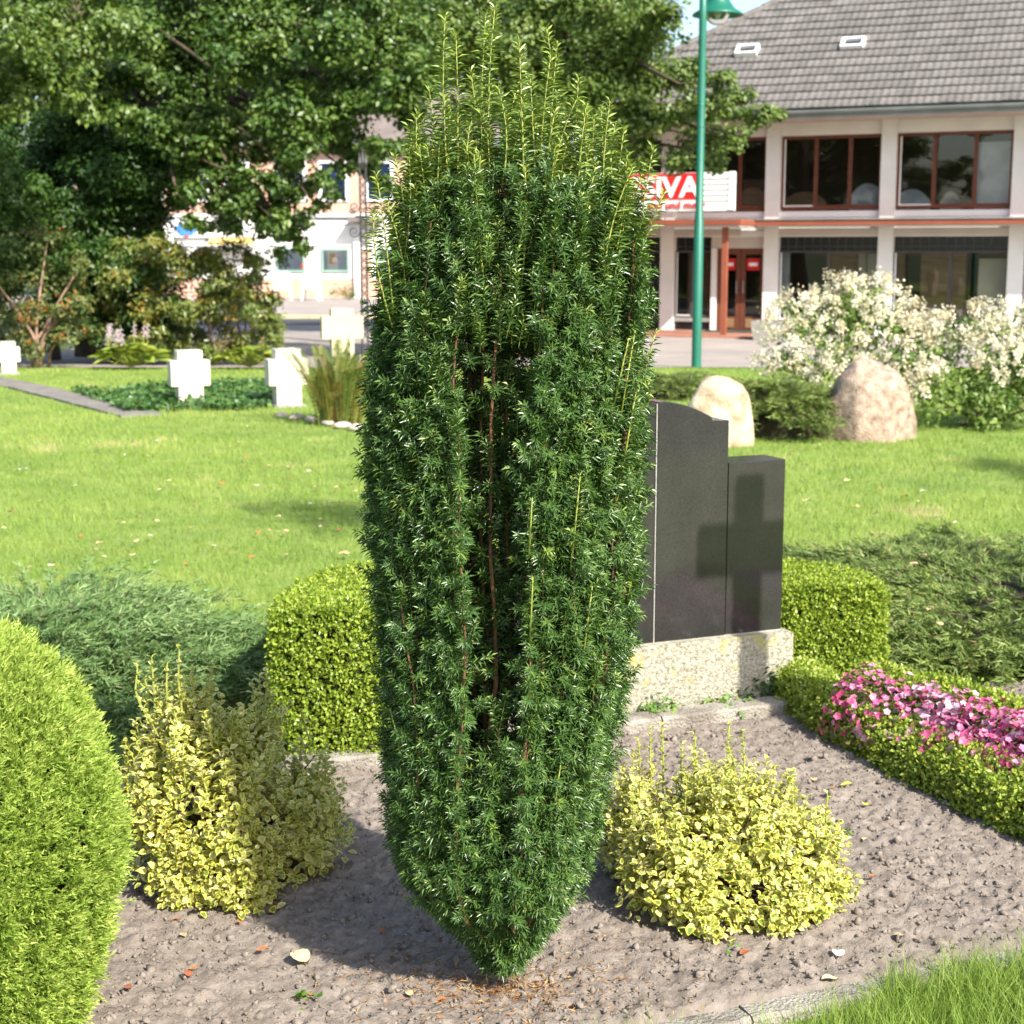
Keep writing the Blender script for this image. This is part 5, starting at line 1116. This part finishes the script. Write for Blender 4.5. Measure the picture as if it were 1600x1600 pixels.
slab([(-(uw1 - us_), zj), (-e1u - .003, zj), (-e1u - .003, zw), (-(uw1 - us_), zw)], .004, .15, 'left_wing')
MB().box(-.0016, .0016, -.001, .12, zj, zpk - .006).build('joint', M['mortar'], gs)
MB().box(-LW + .03, uw1 - us_ - .002, .006, .14, zp, zj).build('bed_joint', M['mortar'], gs)

# tall cross of the next grave, outside the frame; its shadow falls on the stone
M['crossstone'] = surf('pale_cross_stone', (0.62, 0.59, 0.49), (0.50, 0.47, 0.38), 6, .9, .3, 80)
M['sandstone'] = surf('sandy_cross_stone', (0.56, 0.49, 0.33), (0.48, 0.41, 0.26), 5, .9, .3, 80)
def cross(name, label, base, rot, H, W, sw, az0, az1, dep, mat, group=None, plain=False):
    t = thing(name, label, 'cross', base, rot, group); h = sw / 2
    pts = [(-h, -.05), (h, -.05), (h, az0), (W / 2, az0), (W / 2, az1), (h, az1), (h, H), (-h, H), (-h, az1), (-W / 2, az1), (-W / 2, az0), (-h, az0)]
    o = MB().prism(pts, -dep / 2, dep / 2).build('cross_body', mat, t)
    bv = o.modifiers.new('edge', 'BEVEL'); bv.width = .006; bv.segments = 2; bv.limit_method = 'ANGLE'
    MB().prism([(-h - .05, -.04), (h + .05, -.04), (h + .03, .012), (-h - .03, .012)], -dep / 2 - .04, dep / 2 + .04).build('footing', M['concrete'], t)
    return t
sh_c = np.array([*(E1 * plane_u(1170, 856)[0] + E2 * VS)[:2], plane_u(1170, 856)[1]])
TD = 2.05; horiz = nrm(np.array([TO_SUN[0], TO_SUN[1], 0])); cpos = sh_c + TO_SUN / math.hypot(TO_SUN[0], TO_SUN[1]) * TD
shaft = plane_u(1192, 856)[0] - plane_u(1150, 856)[0]
armh = plane_u(1170, 823)[1] - plane_u(1170, 890)[1]; armL = plane_u(1170, 856)[0] - plane_u(1090, 856)[0]
topz = plane_u(1170, 748)[1] - sh_c[2]
cross('grave_cross', 'tall stone cross outside the frame on the right, shading the gravestone', (cpos[0], cpos[1], 0), PA, cpos[2] + topz, armL * 2, shaft, cpos[2] - armh / 2, cpos[2] + armh / 2, .05, M['crossstone'])
# pale crosses on the lawn
gl = 'pale stone crosses on the lawn'
for px, py, k, lab in ((297, 633, 1.0, 'pale stone cross standing alone in the middle of the ivy bed'), (449, 633, 1.03, 'pale stone cross beside the fern'), (14, 583, .74, 'small pale stone cross cut by the left edge')):
    p = gb(px, py); cross('lawn_cross', lab, p, PA, .59 * k, .42 * k, .265 * k, .21 * k, .485 * k, .19 * k, M['crossstone'], gl)
p = gb(530, 590); pp_ = At(531, 482, 19.2); cross('lawn_cross', 'larger sandy cross behind the fern, next to the yew', (pp_[0] + .02, 19.2, 0), PA * .6, pp_[2], .50, .27, pp_[2] - .36, pp_[2] - .09, .18, M['sandstone'], gl)

# boulders
def boulder(label, px0, px1, py0, py1, mat, shape, seed, ncut=10, taper=.0):
    p = G((px0 + px1) / 2, py1); Y = p[1] + .25; k = px2m(Y, py1); w = (px1 - px0) * k / 2; h = At(800, py0, Y)[2]; c = np.array([At((px0 + px1) / 2, py1, Y)[0], Y, 0])
    nu_, nv_ = 56, 30; th = np.linspace(0, 2 * np.pi, nu_, endpoint=False); ph = np.linspace(-.25, 1, nv_) * np.pi / 2; T_, H_ = np.meshgrid(th, ph)
    x, y, z = np.cos(T_) * np.cos(H_), np.sin(T_) * np.cos(H_), np.sin(H_)
    sx = lambda a, e: np.sign(a) * np.abs(a) ** e
    n1 = fbm(x * 1.3 + seed, z * 1.3 + y * 1.1 + seed, 3) - .5; n2 = fbm(x * 5 + y * 3 + seed, z * 5 + seed, 4) - .5; n3 = fbm(T_ * 12 + seed, H_ * 14, 2) - .5
    s = 1 + .34 * n1 + .13 * n2 + .04 * n3
    cut = np.random.default_rng(int(seed * 10))                                # flat faces knocked off the stone
    for _ in range(ncut):
        nk = nrm(cut.normal(size=3) * np.array([1, 1, .7]) + np.array([0, -.3, .15])); ov = np.maximum(0, x * nk[0] + y * nk[1] + z * nk[2] - cut.uniform(.78, .92)); x, y, z = x - ov * nk[0] * .85, y - ov * nk[1] * .85, z - ov * nk[2] * .85
    V = np.stack([sx(x, .82) * w * s * (1 + shape * z * -.22) * (1.06 - taper * np.clip(z, 0, 1)) + shape * z * w * -.18, sx(y, .9) * w * .8 * s, np.maximum(-.06, sx(z, .8) * h * (1 + .12 * n1 + .05 * n2))], -1).reshape(-1, 3)
    i = np.arange((nv_ - 1) * nu_).reshape(nv_ - 1, nu_); F = np.stack([i, np.roll(i, -1, 1), np.roll(i, -1, 1) + nu_, i + nu_], -1).reshape(-1, 4)
    o = link('boulder', make_mesh('boulder', V, F, mat, None, True)); o.location = c; tag(o, label, 'boulder', 'boulders by the white bush'); return o
M['rockpale'] = surf('pale_ochre_boulder', (0.40, 0.32, 0.22), (0.24, 0.16, 0.10), 7, .9, .9, 40, c3=(0.54, 0.47, 0.37))
M['rockpink'] = surf('pinkish_granite_boulder', (0.34, 0.25, 0.185), (0.17, 0.125, 0.095), 14, .9, 1.0, 60, c3=(0.46, 0.37, 0.29), detail=9)
boulder('smaller pale ochre boulder behind the black gravestone', 1064, 1178, 588, 697, M['rockpale'], .12, 5.3, 3, .10)
boulder('large rounded pinkish boulder in front of the white bush', 1283, 1433, 560, 688, M['rockpink'], .35, 7.7, 6, .30)

# a tree outside the frame on the right; two of its boughs shade the lawn
def bough(px, py, t, r): g = G(px, py) + TO_SUN / math.hypot(TO_SUN[0], TO_SUN[1]) * t; return (*g, r)
gt = [bough(520, 802, 8.2, .42), bough(455, 792, 8.2, .30), bough(590, 812, 8.2, .5), bough(1560, 726, 7.5, .34), bough(1620, 732, 7.5, .5), bough(1680, 740, 7.2, .6)]
tree('roadside_tree', 'tree outside the frame on the right whose boughs shade the lawn', (8.6, 1.6, 0), 6.6, .16, gt, 1500, .09, 'oak', every=1, crotch=.75)

# ------------------------------------------------------------------ street lamp
M['lampgreen'] = surf('lamp_green_paint', (0.010, 0.135, 0.088), (0.008, 0.11, 0.072), 3, .38, spec=.5)
M['frost'] = glassmat('lamp_glass', (0.8, 0.8, 0.78), .1)
lp = gb(1088, 569); Yl = lp[1]
lamp = thing('street_lamp', 'green street lamp with a bell shade in front of the shop', 'lamp', lp)
zr_ = At(1101, 16, Yl)[2]; zst = At(1091, 345, Yl)[2]
m = MB(); zo = lp[2]
V, F = lathe([(.078, -.05), (.074, .02), (.072, zst - zo), (.066, zst - zo + .01), (.066, zst - zo + .09), (.060, zst - zo + .10), (.058, zr_ - zo - .2), (.056, zr_ - zo + .75), (.0, zr_ - zo + .76)], 20); part('pole', V, F, M['lampgreen'], lamp, smooth=True)
for py in (165, 198): zz_ = At(1096, py, Yl)[2] - zo; V, F = lathe([(.0605, zz_ - .012), (.0625, zz_ - .006), (.0625, zz_ + .006), (.0605, zz_ + .012)], 20); part('joint_ring', V, F, M['lampgreen'], lamp)
MB().box(.055, .068, -.03, .03, At(1096, 443, Yl)[2] - zo - .06, At(1096, 443, Yl)[2] - zo).build('red_sticker', M['red'], lamp)
off = np.array([.27, .42, 0]); zs_ = zr_ - zo
arm = [np.array([0, 0, zs_ + .6]), np.array([0, 0, zs_ + .85]), off * .3 + [0, 0, zs_ + 1.0], off * .75 + [0, 0, zs_ + 1.0], off + [0, 0, zs_ + .85], off + [0, 0, zs_ + .55]]
V, F = tube(arm, .025, 10); part('arm', V, F, M['lampgreen'], lamp, smooth=True)
V, F = lathe([(.05, .62), (.09, .60), (.12, .50), (.15, .34), (.185, .20), (.26, .10), (.37, .035), (.385, .0), (.375, .0), (.25, .085), (.17, .19)], 36); V[:, 2] += zs_ - .02; sh = part('lamp_shade', V + off, F, M['lampgreen'], lamp, smooth=True)
V, F = lathe([(.19, .06), (.185, .0), (.16, -.06), (.11, -.11), (.05, -.135), (.005, -.14)], 28); V[:, 2] += zs_ - .02; part('glass_bowl', V + off, F, M['frost'], lamp, smooth=True)
V, F = lathe([(.0, .12), (.05, .1), (.06, .03), (.03, -.03), (.0, -.04)], 14); V[:, 2] += zs_ - .02; part('bulb', V + off, F, M['whitepaint'], lamp, smooth=True)

# ------------------------------------------------------------------ wrought iron post
M['iron'] = surf('dark_wrought_iron', (0.025, 0.026, 0.03), (0.04, 0.038, 0.036), 12, .5, spec=.5)
Yi = 21.0; ib = At(571, 560, Yi); ib[2] = terr(Yi)
iron = thing('iron_post', 'dark wrought iron post with scrolls standing left behind the yew', 'post', ib)
kx = px2m(Yi, 400); zi = lambda py: At(571, py, Yi)[2] - ib[2]
for s in (-1, 1): MB().tube([(s * 4.6 * kx, 0, 0), (s * 4.6 * kx, 0, zi(262))], .014, 6).build('upright', M['iron'], iron)
for py in np.arange(270, 520, 13.0):
    m = MB(); z0, z1 = zi(py + 13), zi(py); w = 4.6 * kx; t = np.linspace(0, 1, 7)
    m.tube([(-w + 2 * w * q, 0, z0 + (z1 - z0) * q) for q in t], .007, 5).tube([(w - 2 * w * q, .012, z0 + (z1 - z0) * q) for q in t], .007, 5); m.build('lattice_bar', M['iron'], iron)
def spiral(cx, cz, r0, turns, sgn, st): t = np.linspace(0, 1, 26); a = st + sgn * t * turns * 2 * np.pi; r = r0 * (1 - .8 * t); return [(cx + rr * math.cos(x), 0, cz + rr * math.sin(x)) for rr, x in zip(r, a)]
for sg in (-1, 1):
    for py, r_ in ((323, 8), (330, 5), (362, 9)):
        MB().tube(spiral(sg * (4.6 + r_ * 1.1 + (7 if r_ == 5 else 0)) * kx, zi(py), r_ * kx, 1.5, sg, 0 if sg < 0 else np.pi), .009, 5).build('scroll', M['iron'], iron)
MB().tube([(-13 * kx, 0, zi(338)), (13 * kx, 0, zi(338))], .012, 6).build('crossbar', M['iron'], iron)
for s in (-1, 0, 1): V, F = lathe([(.0, .22), (.012, .14), (.03, .06), (.012, .0)], 8); part('finial', V * np.array([1, 1, 1.0 + .3 * (s == 0)]) + np.array([s * 4.6 * kx, 0, zi(262)]), F, M['iron'], iron)
for py in (345, 372): MB().box(-6.4 * kx, 6.4 * kx, -.03, .03, zi(py), zi(py - 5)).build('collar', M['iron'], iron)

# ------------------------------------------------------------------ fern, hostas, ivy beds, weeds
M['fern'] = leafmat('fern_green', [(0, (0.05, 0.10, 0.015)), (.6, (0.11, 0.17, 0.025)), (.85, (0.24, 0.24, 0.05)), (1, (0.34, 0.20, 0.06))], .5, .3, .3)
fp = gb(530, 662); fern = thing('fern', 'bushy fern turning yellow at the left of the yew', 'fern', fp)
for k in range(80):
    a = rng.uniform(0, 2 * np.pi); L = rng.uniform(.55, 1.08); out = rng.uniform(.05, .5); t = np.linspace(0, 1, 30)
    spine = np.stack([np.cos(a) * out * L * t ** 1.3, np.sin(a) * out * L * t ** 1.3, L * (t - .20 * t ** 3 * (1 + 1.4 * out))], 1) + np.array([np.cos(a), np.sin(a), 0]) * rng.uniform(.02, .22)
    tang = nrm(np.gradient(spine, axis=0)); side = nrm(np.cross(tang, np.array([-math.sin(a), math.cos(a), .2]) * 0 + np.array([0, 0, 1.]) + np.array([math.cos(a), math.sin(a), 0]) * .3)); P, X, N = [], [], []
    for s in (-1, 1): P.append(spine[2:]); X.append(nrm(side[2:] * s + tang[2:] * .45)); N.append(nrm(np.cross(side, tang)[2:]))
    P, X, N = map(np.concatenate, (P, X, N)); tt = np.tile(t[2:], 2); sz = .062 * np.sin(np.clip(tt, 0, 1) ** .7 * np.pi) ** .8 + .015
    V, F = scatter(DIAM_V, DIAM_F, P, frames(X, N), np.stack([np.full(len(P), .013), sz, sz], 1)); col = np.clip(rng.random() ** .8, 0, 1)
    V2, F2 = tube(spine, np.linspace(.006, .002, 30), 4, False); F2 = np.array(F2); F2 = np.concatenate([F2[:, [0, 1, 2]], F2[:, [0, 2, 3]]]) + len(V)
    part('frond', np.concatenate([V, V2]), np.concatenate([F, F2]), M['fern'], fern, {'var': np.clip(np.concatenate([np.repeat(col + .1 * rng.normal(size=len(P)), 5), np.full(len(V2), .8)]), 0, 1)})
M['hosta'] = leafmat('hosta_leaves', [(0, (0.14, 0.22, 0.03)), (.6, (0.26, 0.34, 0.05)), (1, (0.42, 0.44, 0.09))], .4, .4, .3)
M['lilac'] = surf('pale_lilac_bells', (0.36, 0.27, 0.34), (0.46, 0.37, 0.44), 20, .6)
ht = np.linspace(0, 1, 7); hv, hf = [], []
for y in ht:
    w = .42 * math.sin(min(1, y * .93 + .07) ** .75 * math.pi)
    for f in (-1, -.5, 0, .5, 1): hv.append((w * f, y, .10 * abs(f) - .35 * y * y + .18 * y))
for r_ in range(6):
    for c in range(4): a = r_ * 5 + c; hf.append((a, a + 1, a + 6, a + 5))
hosta_mesh = [make_mesh('leaf', np.array(hv) * np.array([rng.uniform(.85, 1.15), 1, 1]), hf, M['hosta'], {'var': np.full(len(hv), q)}, True) for q in (.1, .35, .6, .9)]
def hosta(label, px, py, w_px, nleaf, stalks, h=.25):
    p = gb(px, py); t = thing('hosta', label, 'hosta', p); k = px2m(p[1], py); rx = w_px * k
    for i in range(nleaf):
        a = rng.uniform(0, 2 * np.pi); r = math.sqrt(rng.random()); o = link('leaf', hosta_mesh[rng.integers(4)], t); s = rng.uniform(.17, .25)
        o.location = (math.cos(a) * r * rx * .8, math.sin(a) * r * .3, .05 + h * (1 - r * r * .75) * rng.uniform(.8, 1.1)); o.rotation_euler = (rng.uniform(-.25, .35), rng.normal() * .25, a - math.pi / 2 + rng.normal() * .3); o.scale = (s, s, s)
        V, F = tube([np.array(o.location), np.array(o.location) * np.array([.5, .5, .5]), (0, 0, 0)], .006, 4, False); part('stalk', V, F, M['greenstem'], t)
    for i in range(stalks):
        x, y = rng.uniform(-.8, .8) * rx, rng.uniform(-.2, .2); z1 = rng.uniform(.48, .66); m = MB(); m.tube([(x, y, .1), (x + .02, y, z1)], [.006, .004], 5); st = m.build('flower_stem', M['greenstem'], t); b = MB()
        for q in range(9): zz = z1 - .02 * q; a = q * 2.4; b.tube([(x + .015, y, zz), (x + .015 + .035 * math.cos(a), y + .035 * math.sin(a), zz - .03)], [.004, .010], 6)
        b.build('bell_flower', M['lilac'], st)
hosta('yellow-green hosta with pale lilac flower spikes under the shrubs', 205, 573, 56, 75, 12)
hosta('broad yellow-green hosta just right of the middle cross', 390, 573, 52, 55, 0, .2)
M['ivy'] = leafmat('ground_ivy', [(0, (0.03, 0.085, 0.02)), (.6, (0.055, 0.13, 0.03)), (1, (0.12, 0.20, 0.05))], .4, .4, .2)
def patch(name, label, quad, n, size, mat, h=.06, lump=3.0):
    q = [gb(*c) for c in quad]; a, b = rng.random(n), rng.random(n); P = (q[0][None] * ((1 - a) * (1 - b))[:, None] + q[1][None] * (a * (1 - b))[:, None] + q[2][None] * (a * b)[:, None] + q[3][None] * ((1 - a) * b)[:, None])
    hh = fbm(P[:, 0] * lump, P[:, 1] * lump, 3); keep = hh > .34 + .12 * rng.random(n); P, hh = P[keep], hh[keep]; n = len(P); P[:, 2] = terr(P[:, 1]) + rng.random(n) * h * hh * 2; N = nrm(rng.normal(size=(n, 3)) * .6 + np.array([0, -.2, 1.])); s = size * rng.uniform(.7, 1.3, n)
    V, F = scatter(DIAM_V, DIAM_F, P, frames(nrm(np.cross(N, rdir(n))), N), np.stack([s * .8, s, s], 1)); o = link(name, make_mesh(name, V, F, mat, {'var': np.repeat(np.clip(hh + .3 * rng.normal(size=n), 0, 1), 5)})); o['kind'] = 'stuff'; o['label'] = label
patch('ivy_ground_cover', 'dark green ivy carpet round the middle crosses', [(110, 612), (430, 598), (455, 640), (195, 644)], 9000, .055, M['ivy'], .07)
M['weed'] = leafmat('weed_leaves', [(0, (0.06, 0.15, 0.02)), (.6, (0.12, 0.26, 0.03)), (1, (0.24, 0.36, 0.06))], .45, .4, .3)
def weed(label, c, r, h, n, size, mat='weed'):
    t = thing('weed_tuft', label, 'weed', (c[0], c[1], 0)); d = rdir(n); d[:, 2] = np.abs(d[:, 2]); P = np.array([c[0], c[1], .01]) + d * np.array([r, r, h]) * rng.random((n, 1)) ** .4; N = nrm(d + np.array([0, 0, .6]) + rng.normal(size=(n, 3)) * .4); s = size * rng.uniform(.6, 1.3, n)
    V, F = scatter(DIAM_V, DIAM_F, P, frames(nrm(np.cross(N, rdir(n)) + np.array([0, 0, .3])), N), np.stack([s * .6, s, s], 1)); part('foliage', V, F, M[mat], t, {'var': np.repeat(rng.random(n), 5)}, world=True, kind='stuff')
weed('bright green weeds at the foot of the gravestone plinth', UV(2.55, 4.79), .10, .09, 240, .022); weed('low green weeds in front of the plinth corner', UV(2.82, 4.79), .14, .07, 300, .022)
weed('leafy evergreen shoots between plinth and flower bed', UV(3.02, 4.93), .15, .20, 1500, .026, 'fir'); weed('small green weeds where the kerb meets the plinth, by the yew', UV(2.38, 4.79), .09, .05, 120, .02)
weed('tiny green seedling at the foot of the bright euonymus', G(1148, 1497), .022, .02, 14, .02); weed('small green seedling on the soil left of the yew', G(480, 1575), .03, .03, 18, .022)
weed('small seedling on the soil near the flower edging', G(1325, 1310), .02, .015, 12, .016)
# stones along the fern bed
edge = [(440, 652), (462, 655), (487, 659), (512, 664), (536, 668), (556, 671)]
M['fieldstone'] = surf('field_stone', (0.46, 0.40, 0.33), (0.34, 0.29, 0.24), 8, .9, .4, 50)
for k, (px, py) in enumerate(edge):
    p = gb(px, py); n = len(ICO_V); V = ICO_V * np.array([.12, .08, .05]) * rng.uniform(.85, 1.15, (n, 3)); o = link('edging_stone', make_mesh('edging_stone', V, ICO_F, M['fieldstone'])); o.location = (p[0], p[1], .02); o.rotation_euler = (0, 0, rng.uniform(0, 3))
    sb = o.modifiers.new('round', 'SUBSURF'); sb.levels = 1; sb.render_levels = 2
    tag(o, ['first', 'second', 'third', 'fourth', 'fifth', 'sixth'][k] + ' flat field stone from the left edging the fern bed', 'stone', 'field stones edging the fern bed')

# ------------------------------------------------------------------ grass
M['grass'] = leafmat('grass_blades', [(0, (0.13, 0.22, 0.035)), (.55, (0.22, 0.33, 0.055)), (.9, (0.33, 0.41, 0.095)), (1, (0.48, 0.44, 0.20))], .5, .3, .35)
BL_V = [(-1, 0, 0), (1, 0, 0), (.55, .6, .10), (-.55, .6, .10), (0, 1, .32)]
BL_F = [(0, 1, 2), (0, 2, 3), (3, 2, 4)]
def blades(P, L, w, tilt, v, name, label, seg=True):
    n = len(P); A = nrm(np.array([0, 0, 1.]) + rng.normal(size=(n, 3)) * tilt * np.array([1, 1, .2])); N = rdir(n)
    if seg: T, F = BL_V, BL_F
    else: T, F = [(-1, 0, 0), (1, 0, 0), (0, 1, .15)], [(0, 1, 2)]
    V, F = scatter(T, F, P, frames(A, N), np.stack([w, L, L], 1)); o = link(name, make_mesh(name, V, F, M['grass'], {'var': np.repeat(np.clip(v, 0, 1), len(T))})); o['kind'] = 'stuff'; o['label'] = label; return o
n = 290000; yv = 5.4 * (24.0 / 5.4) ** rng.random(n); xv = rng.uniform(-.46, .44, n) * yv * 1.02; P = np.stack([xv, yv, terr(yv) - .012], 1)
u_, v_ = to_uv(P); keep = ~((u_ > 1.0) & (u_ < 3.75) & (v_ < 5.85)) & ((v_ > 5.2) | ((u_ > 3.85) & (v_ > 4.35)))
keep &= ~(((P[:, 0] + 2.0) / .95) ** 2 + ((P[:, 1] - 6.05) / .85) ** 2 < 1) & ~(((P[:, 0] - 2.55) / 1.1) ** 2 + ((P[:, 1] - 7.35) / 1.1) ** 2 < 1)
dp = (P - p0) @ n_; dl = (P - p0) @ d_; keep &= ~((np.abs(dp) < .22) & (dl > 0) & (dl < L_)); P = P[keep]; n = len(P)
patchy = fbm(P[:, 0] * .9, P[:, 1] * .9, 4); dry = fbm(P[:, 0] * 2.3 + 50, P[:, 1] * 2.3, 3); k_ = np.clip(P[:, 1] / 7, .8, 2.6)
blades(P, rng.uniform(.025, .06, n) * (.6 + .8 * patchy), .0016 * k_, .45, -.08 + .95 * patchy + .25 * rng.random(n) + 1.6 * np.clip(dry - .60, 0, 1) , 'lawn_grass', 'short sunlit lawn grass', False)
n = 34000; cu, cv = rng.uniform(1.2, 3.6, n), 2.80 - np.abs(rng.normal(size=n)) * .25; P = cu[:, None] * E1 + cv[:, None] * E2; keep = 1.5 * fbm(P[:, 0] * 7, P[:, 1] * 7, 2) + (cu - 1.75) * .6 - .6 * np.clip(cv - 2.66, 0, 1) / .1 > .62 + .25 * rng.random(n); P = P[keep]; n = len(P); P[:, 2] = -.01
blades(P, rng.uniform(.04, .17, n) * (.5 + .6 * fbm(P[:, 0] * 4 + 9, P[:, 1] * 4, 2)), np.full(n, .0013), .5, .05 + .75 * rng.random(n) + .3 * (rng.random(n) < .08), 'rough_grass', 'longer rough grass in the lower right corner')
n = 700; cu, cv = rng.uniform(.3, 1.5, n), 2.73 - np.abs(rng.normal(size=n)) * .1; P = cu[:, None] * E1 + cv[:, None] * E2; blades(P, rng.uniform(.03, .08, n), np.full(n, .0014), .5, .3 + .5 * rng.random(n), 'kerb_grass', 'sparse grass along the front kerb')

# ------------------------------------------------------------------ fallen leaves
LV = np.array([(x * .36 * math.sin(min(1, y + .02) * math.pi) ** .8, y - .5, .12 * x * x + .10 * math.sin(y * 5)) for y in np.linspace(0, 1, 6) for x in (-1, 0, 1)])
LF = [(r_ * 3 + c, r_ * 3 + c + 1, r_ * 3 + c + 4, r_ * 3 + c + 3) for r_ in range(5) for c in range(2)]
dry_c = {'orange': (0.50, 0.17, 0.05), 'cream': (0.66, 0.56, 0.30), 'rust': (0.30, 0.10, 0.05), 'tan': (0.52, 0.38, 0.20), 'white': (0.66, 0.60, 0.50), 'yellow': (0.50, 0.46, 0.08)}
dry_m = {k: make_mesh('fallen_leaf', LV, LF, surf('dry_leaf_' + k, c, tuple(x * .7 for x in c), 30, .7), None, True) for k, c in dry_c.items()}
def fallen(px, py, col, size, label, group='dry leaves lying on the soil', z=None):
    p = G(px, py, .02); o = link('fallen_leaf', dry_m[col]); zz = float(soil_h(p[0], p[1])) + .008 if z is None else z
    o.location = (p[0], p[1], zz); o.rotation_euler = (abs(rng.normal()) * .12, rng.normal() * .15, rng.uniform(0, 6)); size *= .85; o.scale = (size, size, size); return tag(o, label, 'leaf', group)
for px, py, c, s, lab in ((410, 1489, 'orange', .036, 'orange leaf on the soil right of the golden conifer'), (470, 1504, 'cream', .075, 'long cream leaf on the soil in front of the yew shadow'), (481, 1556, 'orange', .035, 'orange leaf nearest the bottom edge, left of the yew'), (293, 1528, 'rust', .036, 'rust brown leaf beside the golden conifer'), (286, 1462, 'tan', .03, 'tan leaf near the left euonymus, upper of two'), (275, 1437, 'orange', .022, 'tiny orange leaf under the left euonymus'), (374, 1443, 'orange', .022, 'tiny orange leaf at the edge of the yew shadow'), (423, 1413, 'rust', .035, 'rust leaf at the foot of the shaded euonymus half'),
                          (200, 1548, 'rust', .03, 'dark rust leaf at the foot of the golden conifer'), (302, 1512, 'orange', .025, 'small reddish leaf above the rust brown one'), (598, 1458, 'rust', .03, 'rust leaf in the yew shadow'), (1310, 1492, 'white', .05, 'crumpled whitish leaf right of the bright euonymus'), (1297, 1530, 'cream', .045, 'curled cream leaf near the lower right grass'), (1364, 1375, 'orange', .03, 'orange leaf on open soil right of the bright euonymus'), (1352, 1310, 'cream', .03, 'cream leaf on the soil right of the bright euonymus'), (1272, 1218, 'tan', .035, 'tan leaf in the shadow of the box edging'), (1302, 1235, 'orange', .025, 'small orange leaf in the shadow of the edging'), (1322, 1232, 'yellow', .045, 'bent yellow leaf in the shadow of the edging'), (1352, 1258, 'yellow', .035, 'greenish yellow leaf under the box edging'), (1163, 1492, 'rust', .035, 'rust leaf under the front of the bright euonymus'), (1318, 1325, 'rust', .025, 'small rust leaf beside the bright euonymus'), (1405, 1462, 'tan', .03, 'tan leaf on the open soil at the right'), (640, 1555, 'tan', .03, 'tan leaf at the foot of the yew'), (690, 1560, 'orange', .025, 'small orange leaf at the foot of the yew')):
    fallen(px, py, c, s, lab)
for _ in range(95):
    if rng.random() < .75: px, py = rng.uniform(0, 560), 650 + 250 * rng.random() ** 1.0
    else: px, py = rng.uniform(1235, 1600), rng.uniform(690, 830)
    fallen(px, py, ['tan', 'cream', 'cream', 'orange', 'tan', 'white'][rng.integers(6)], rng.uniform(.034, .06), 'small dry leaf lying on the sunlit lawn', 'dry leaves scattered on the lawn', z=.028)
for px, py in ((1440, 925), (1425, 940), (1545, 960), (1450, 1020), (1465, 1045), (1365, 852), (1530, 900)):
    fallen(px, py, 'tan', .05, 'dry tan leaf caught in the flat juniper', 'dry leaves caught in the flat juniper', z=.20)

# brown needle litter on the soil at the foot of the yew
n = 900; a = rng.uniform(0, 2 * np.pi, n); r = np.abs(rng.normal(size=n)) * .16 + .02; P = np.stack([pc[0] + np.cos(a) * r * 1.3, YY + np.sin(a) * r * .8, np.zeros(n)], 1); P[:, 2] = soil_h(P[:, 0], P[:, 1]) + .006
A2 = nrm(np.stack([rng.normal(size=n), rng.normal(size=n), rng.normal(size=n) * .15], 1)); V, F = scatter(NEED2_V, FLAT_F, P, frames(A2, nrm(np.array([0, 0, 1.]) + rng.normal(size=(n, 3)) * .3)), np.stack([np.full(n, .0016), np.full(n, .02), np.full(n, .02)], 1))
M['litter'] = leafmat('dry_needles', [(0, (0.16, 0.07, 0.03)), (.6, (0.34, 0.17, 0.06)), (1, (0.45, 0.32, 0.14))], .8, .1, .1)
o = link('needle_litter', make_mesh('needle_litter', V, F, M['litter'], {'var': np.repeat(rng.random(n), 4)})); o['kind'] = 'stuff'; o['label'] = 'brown fallen needles on the soil under the yew'
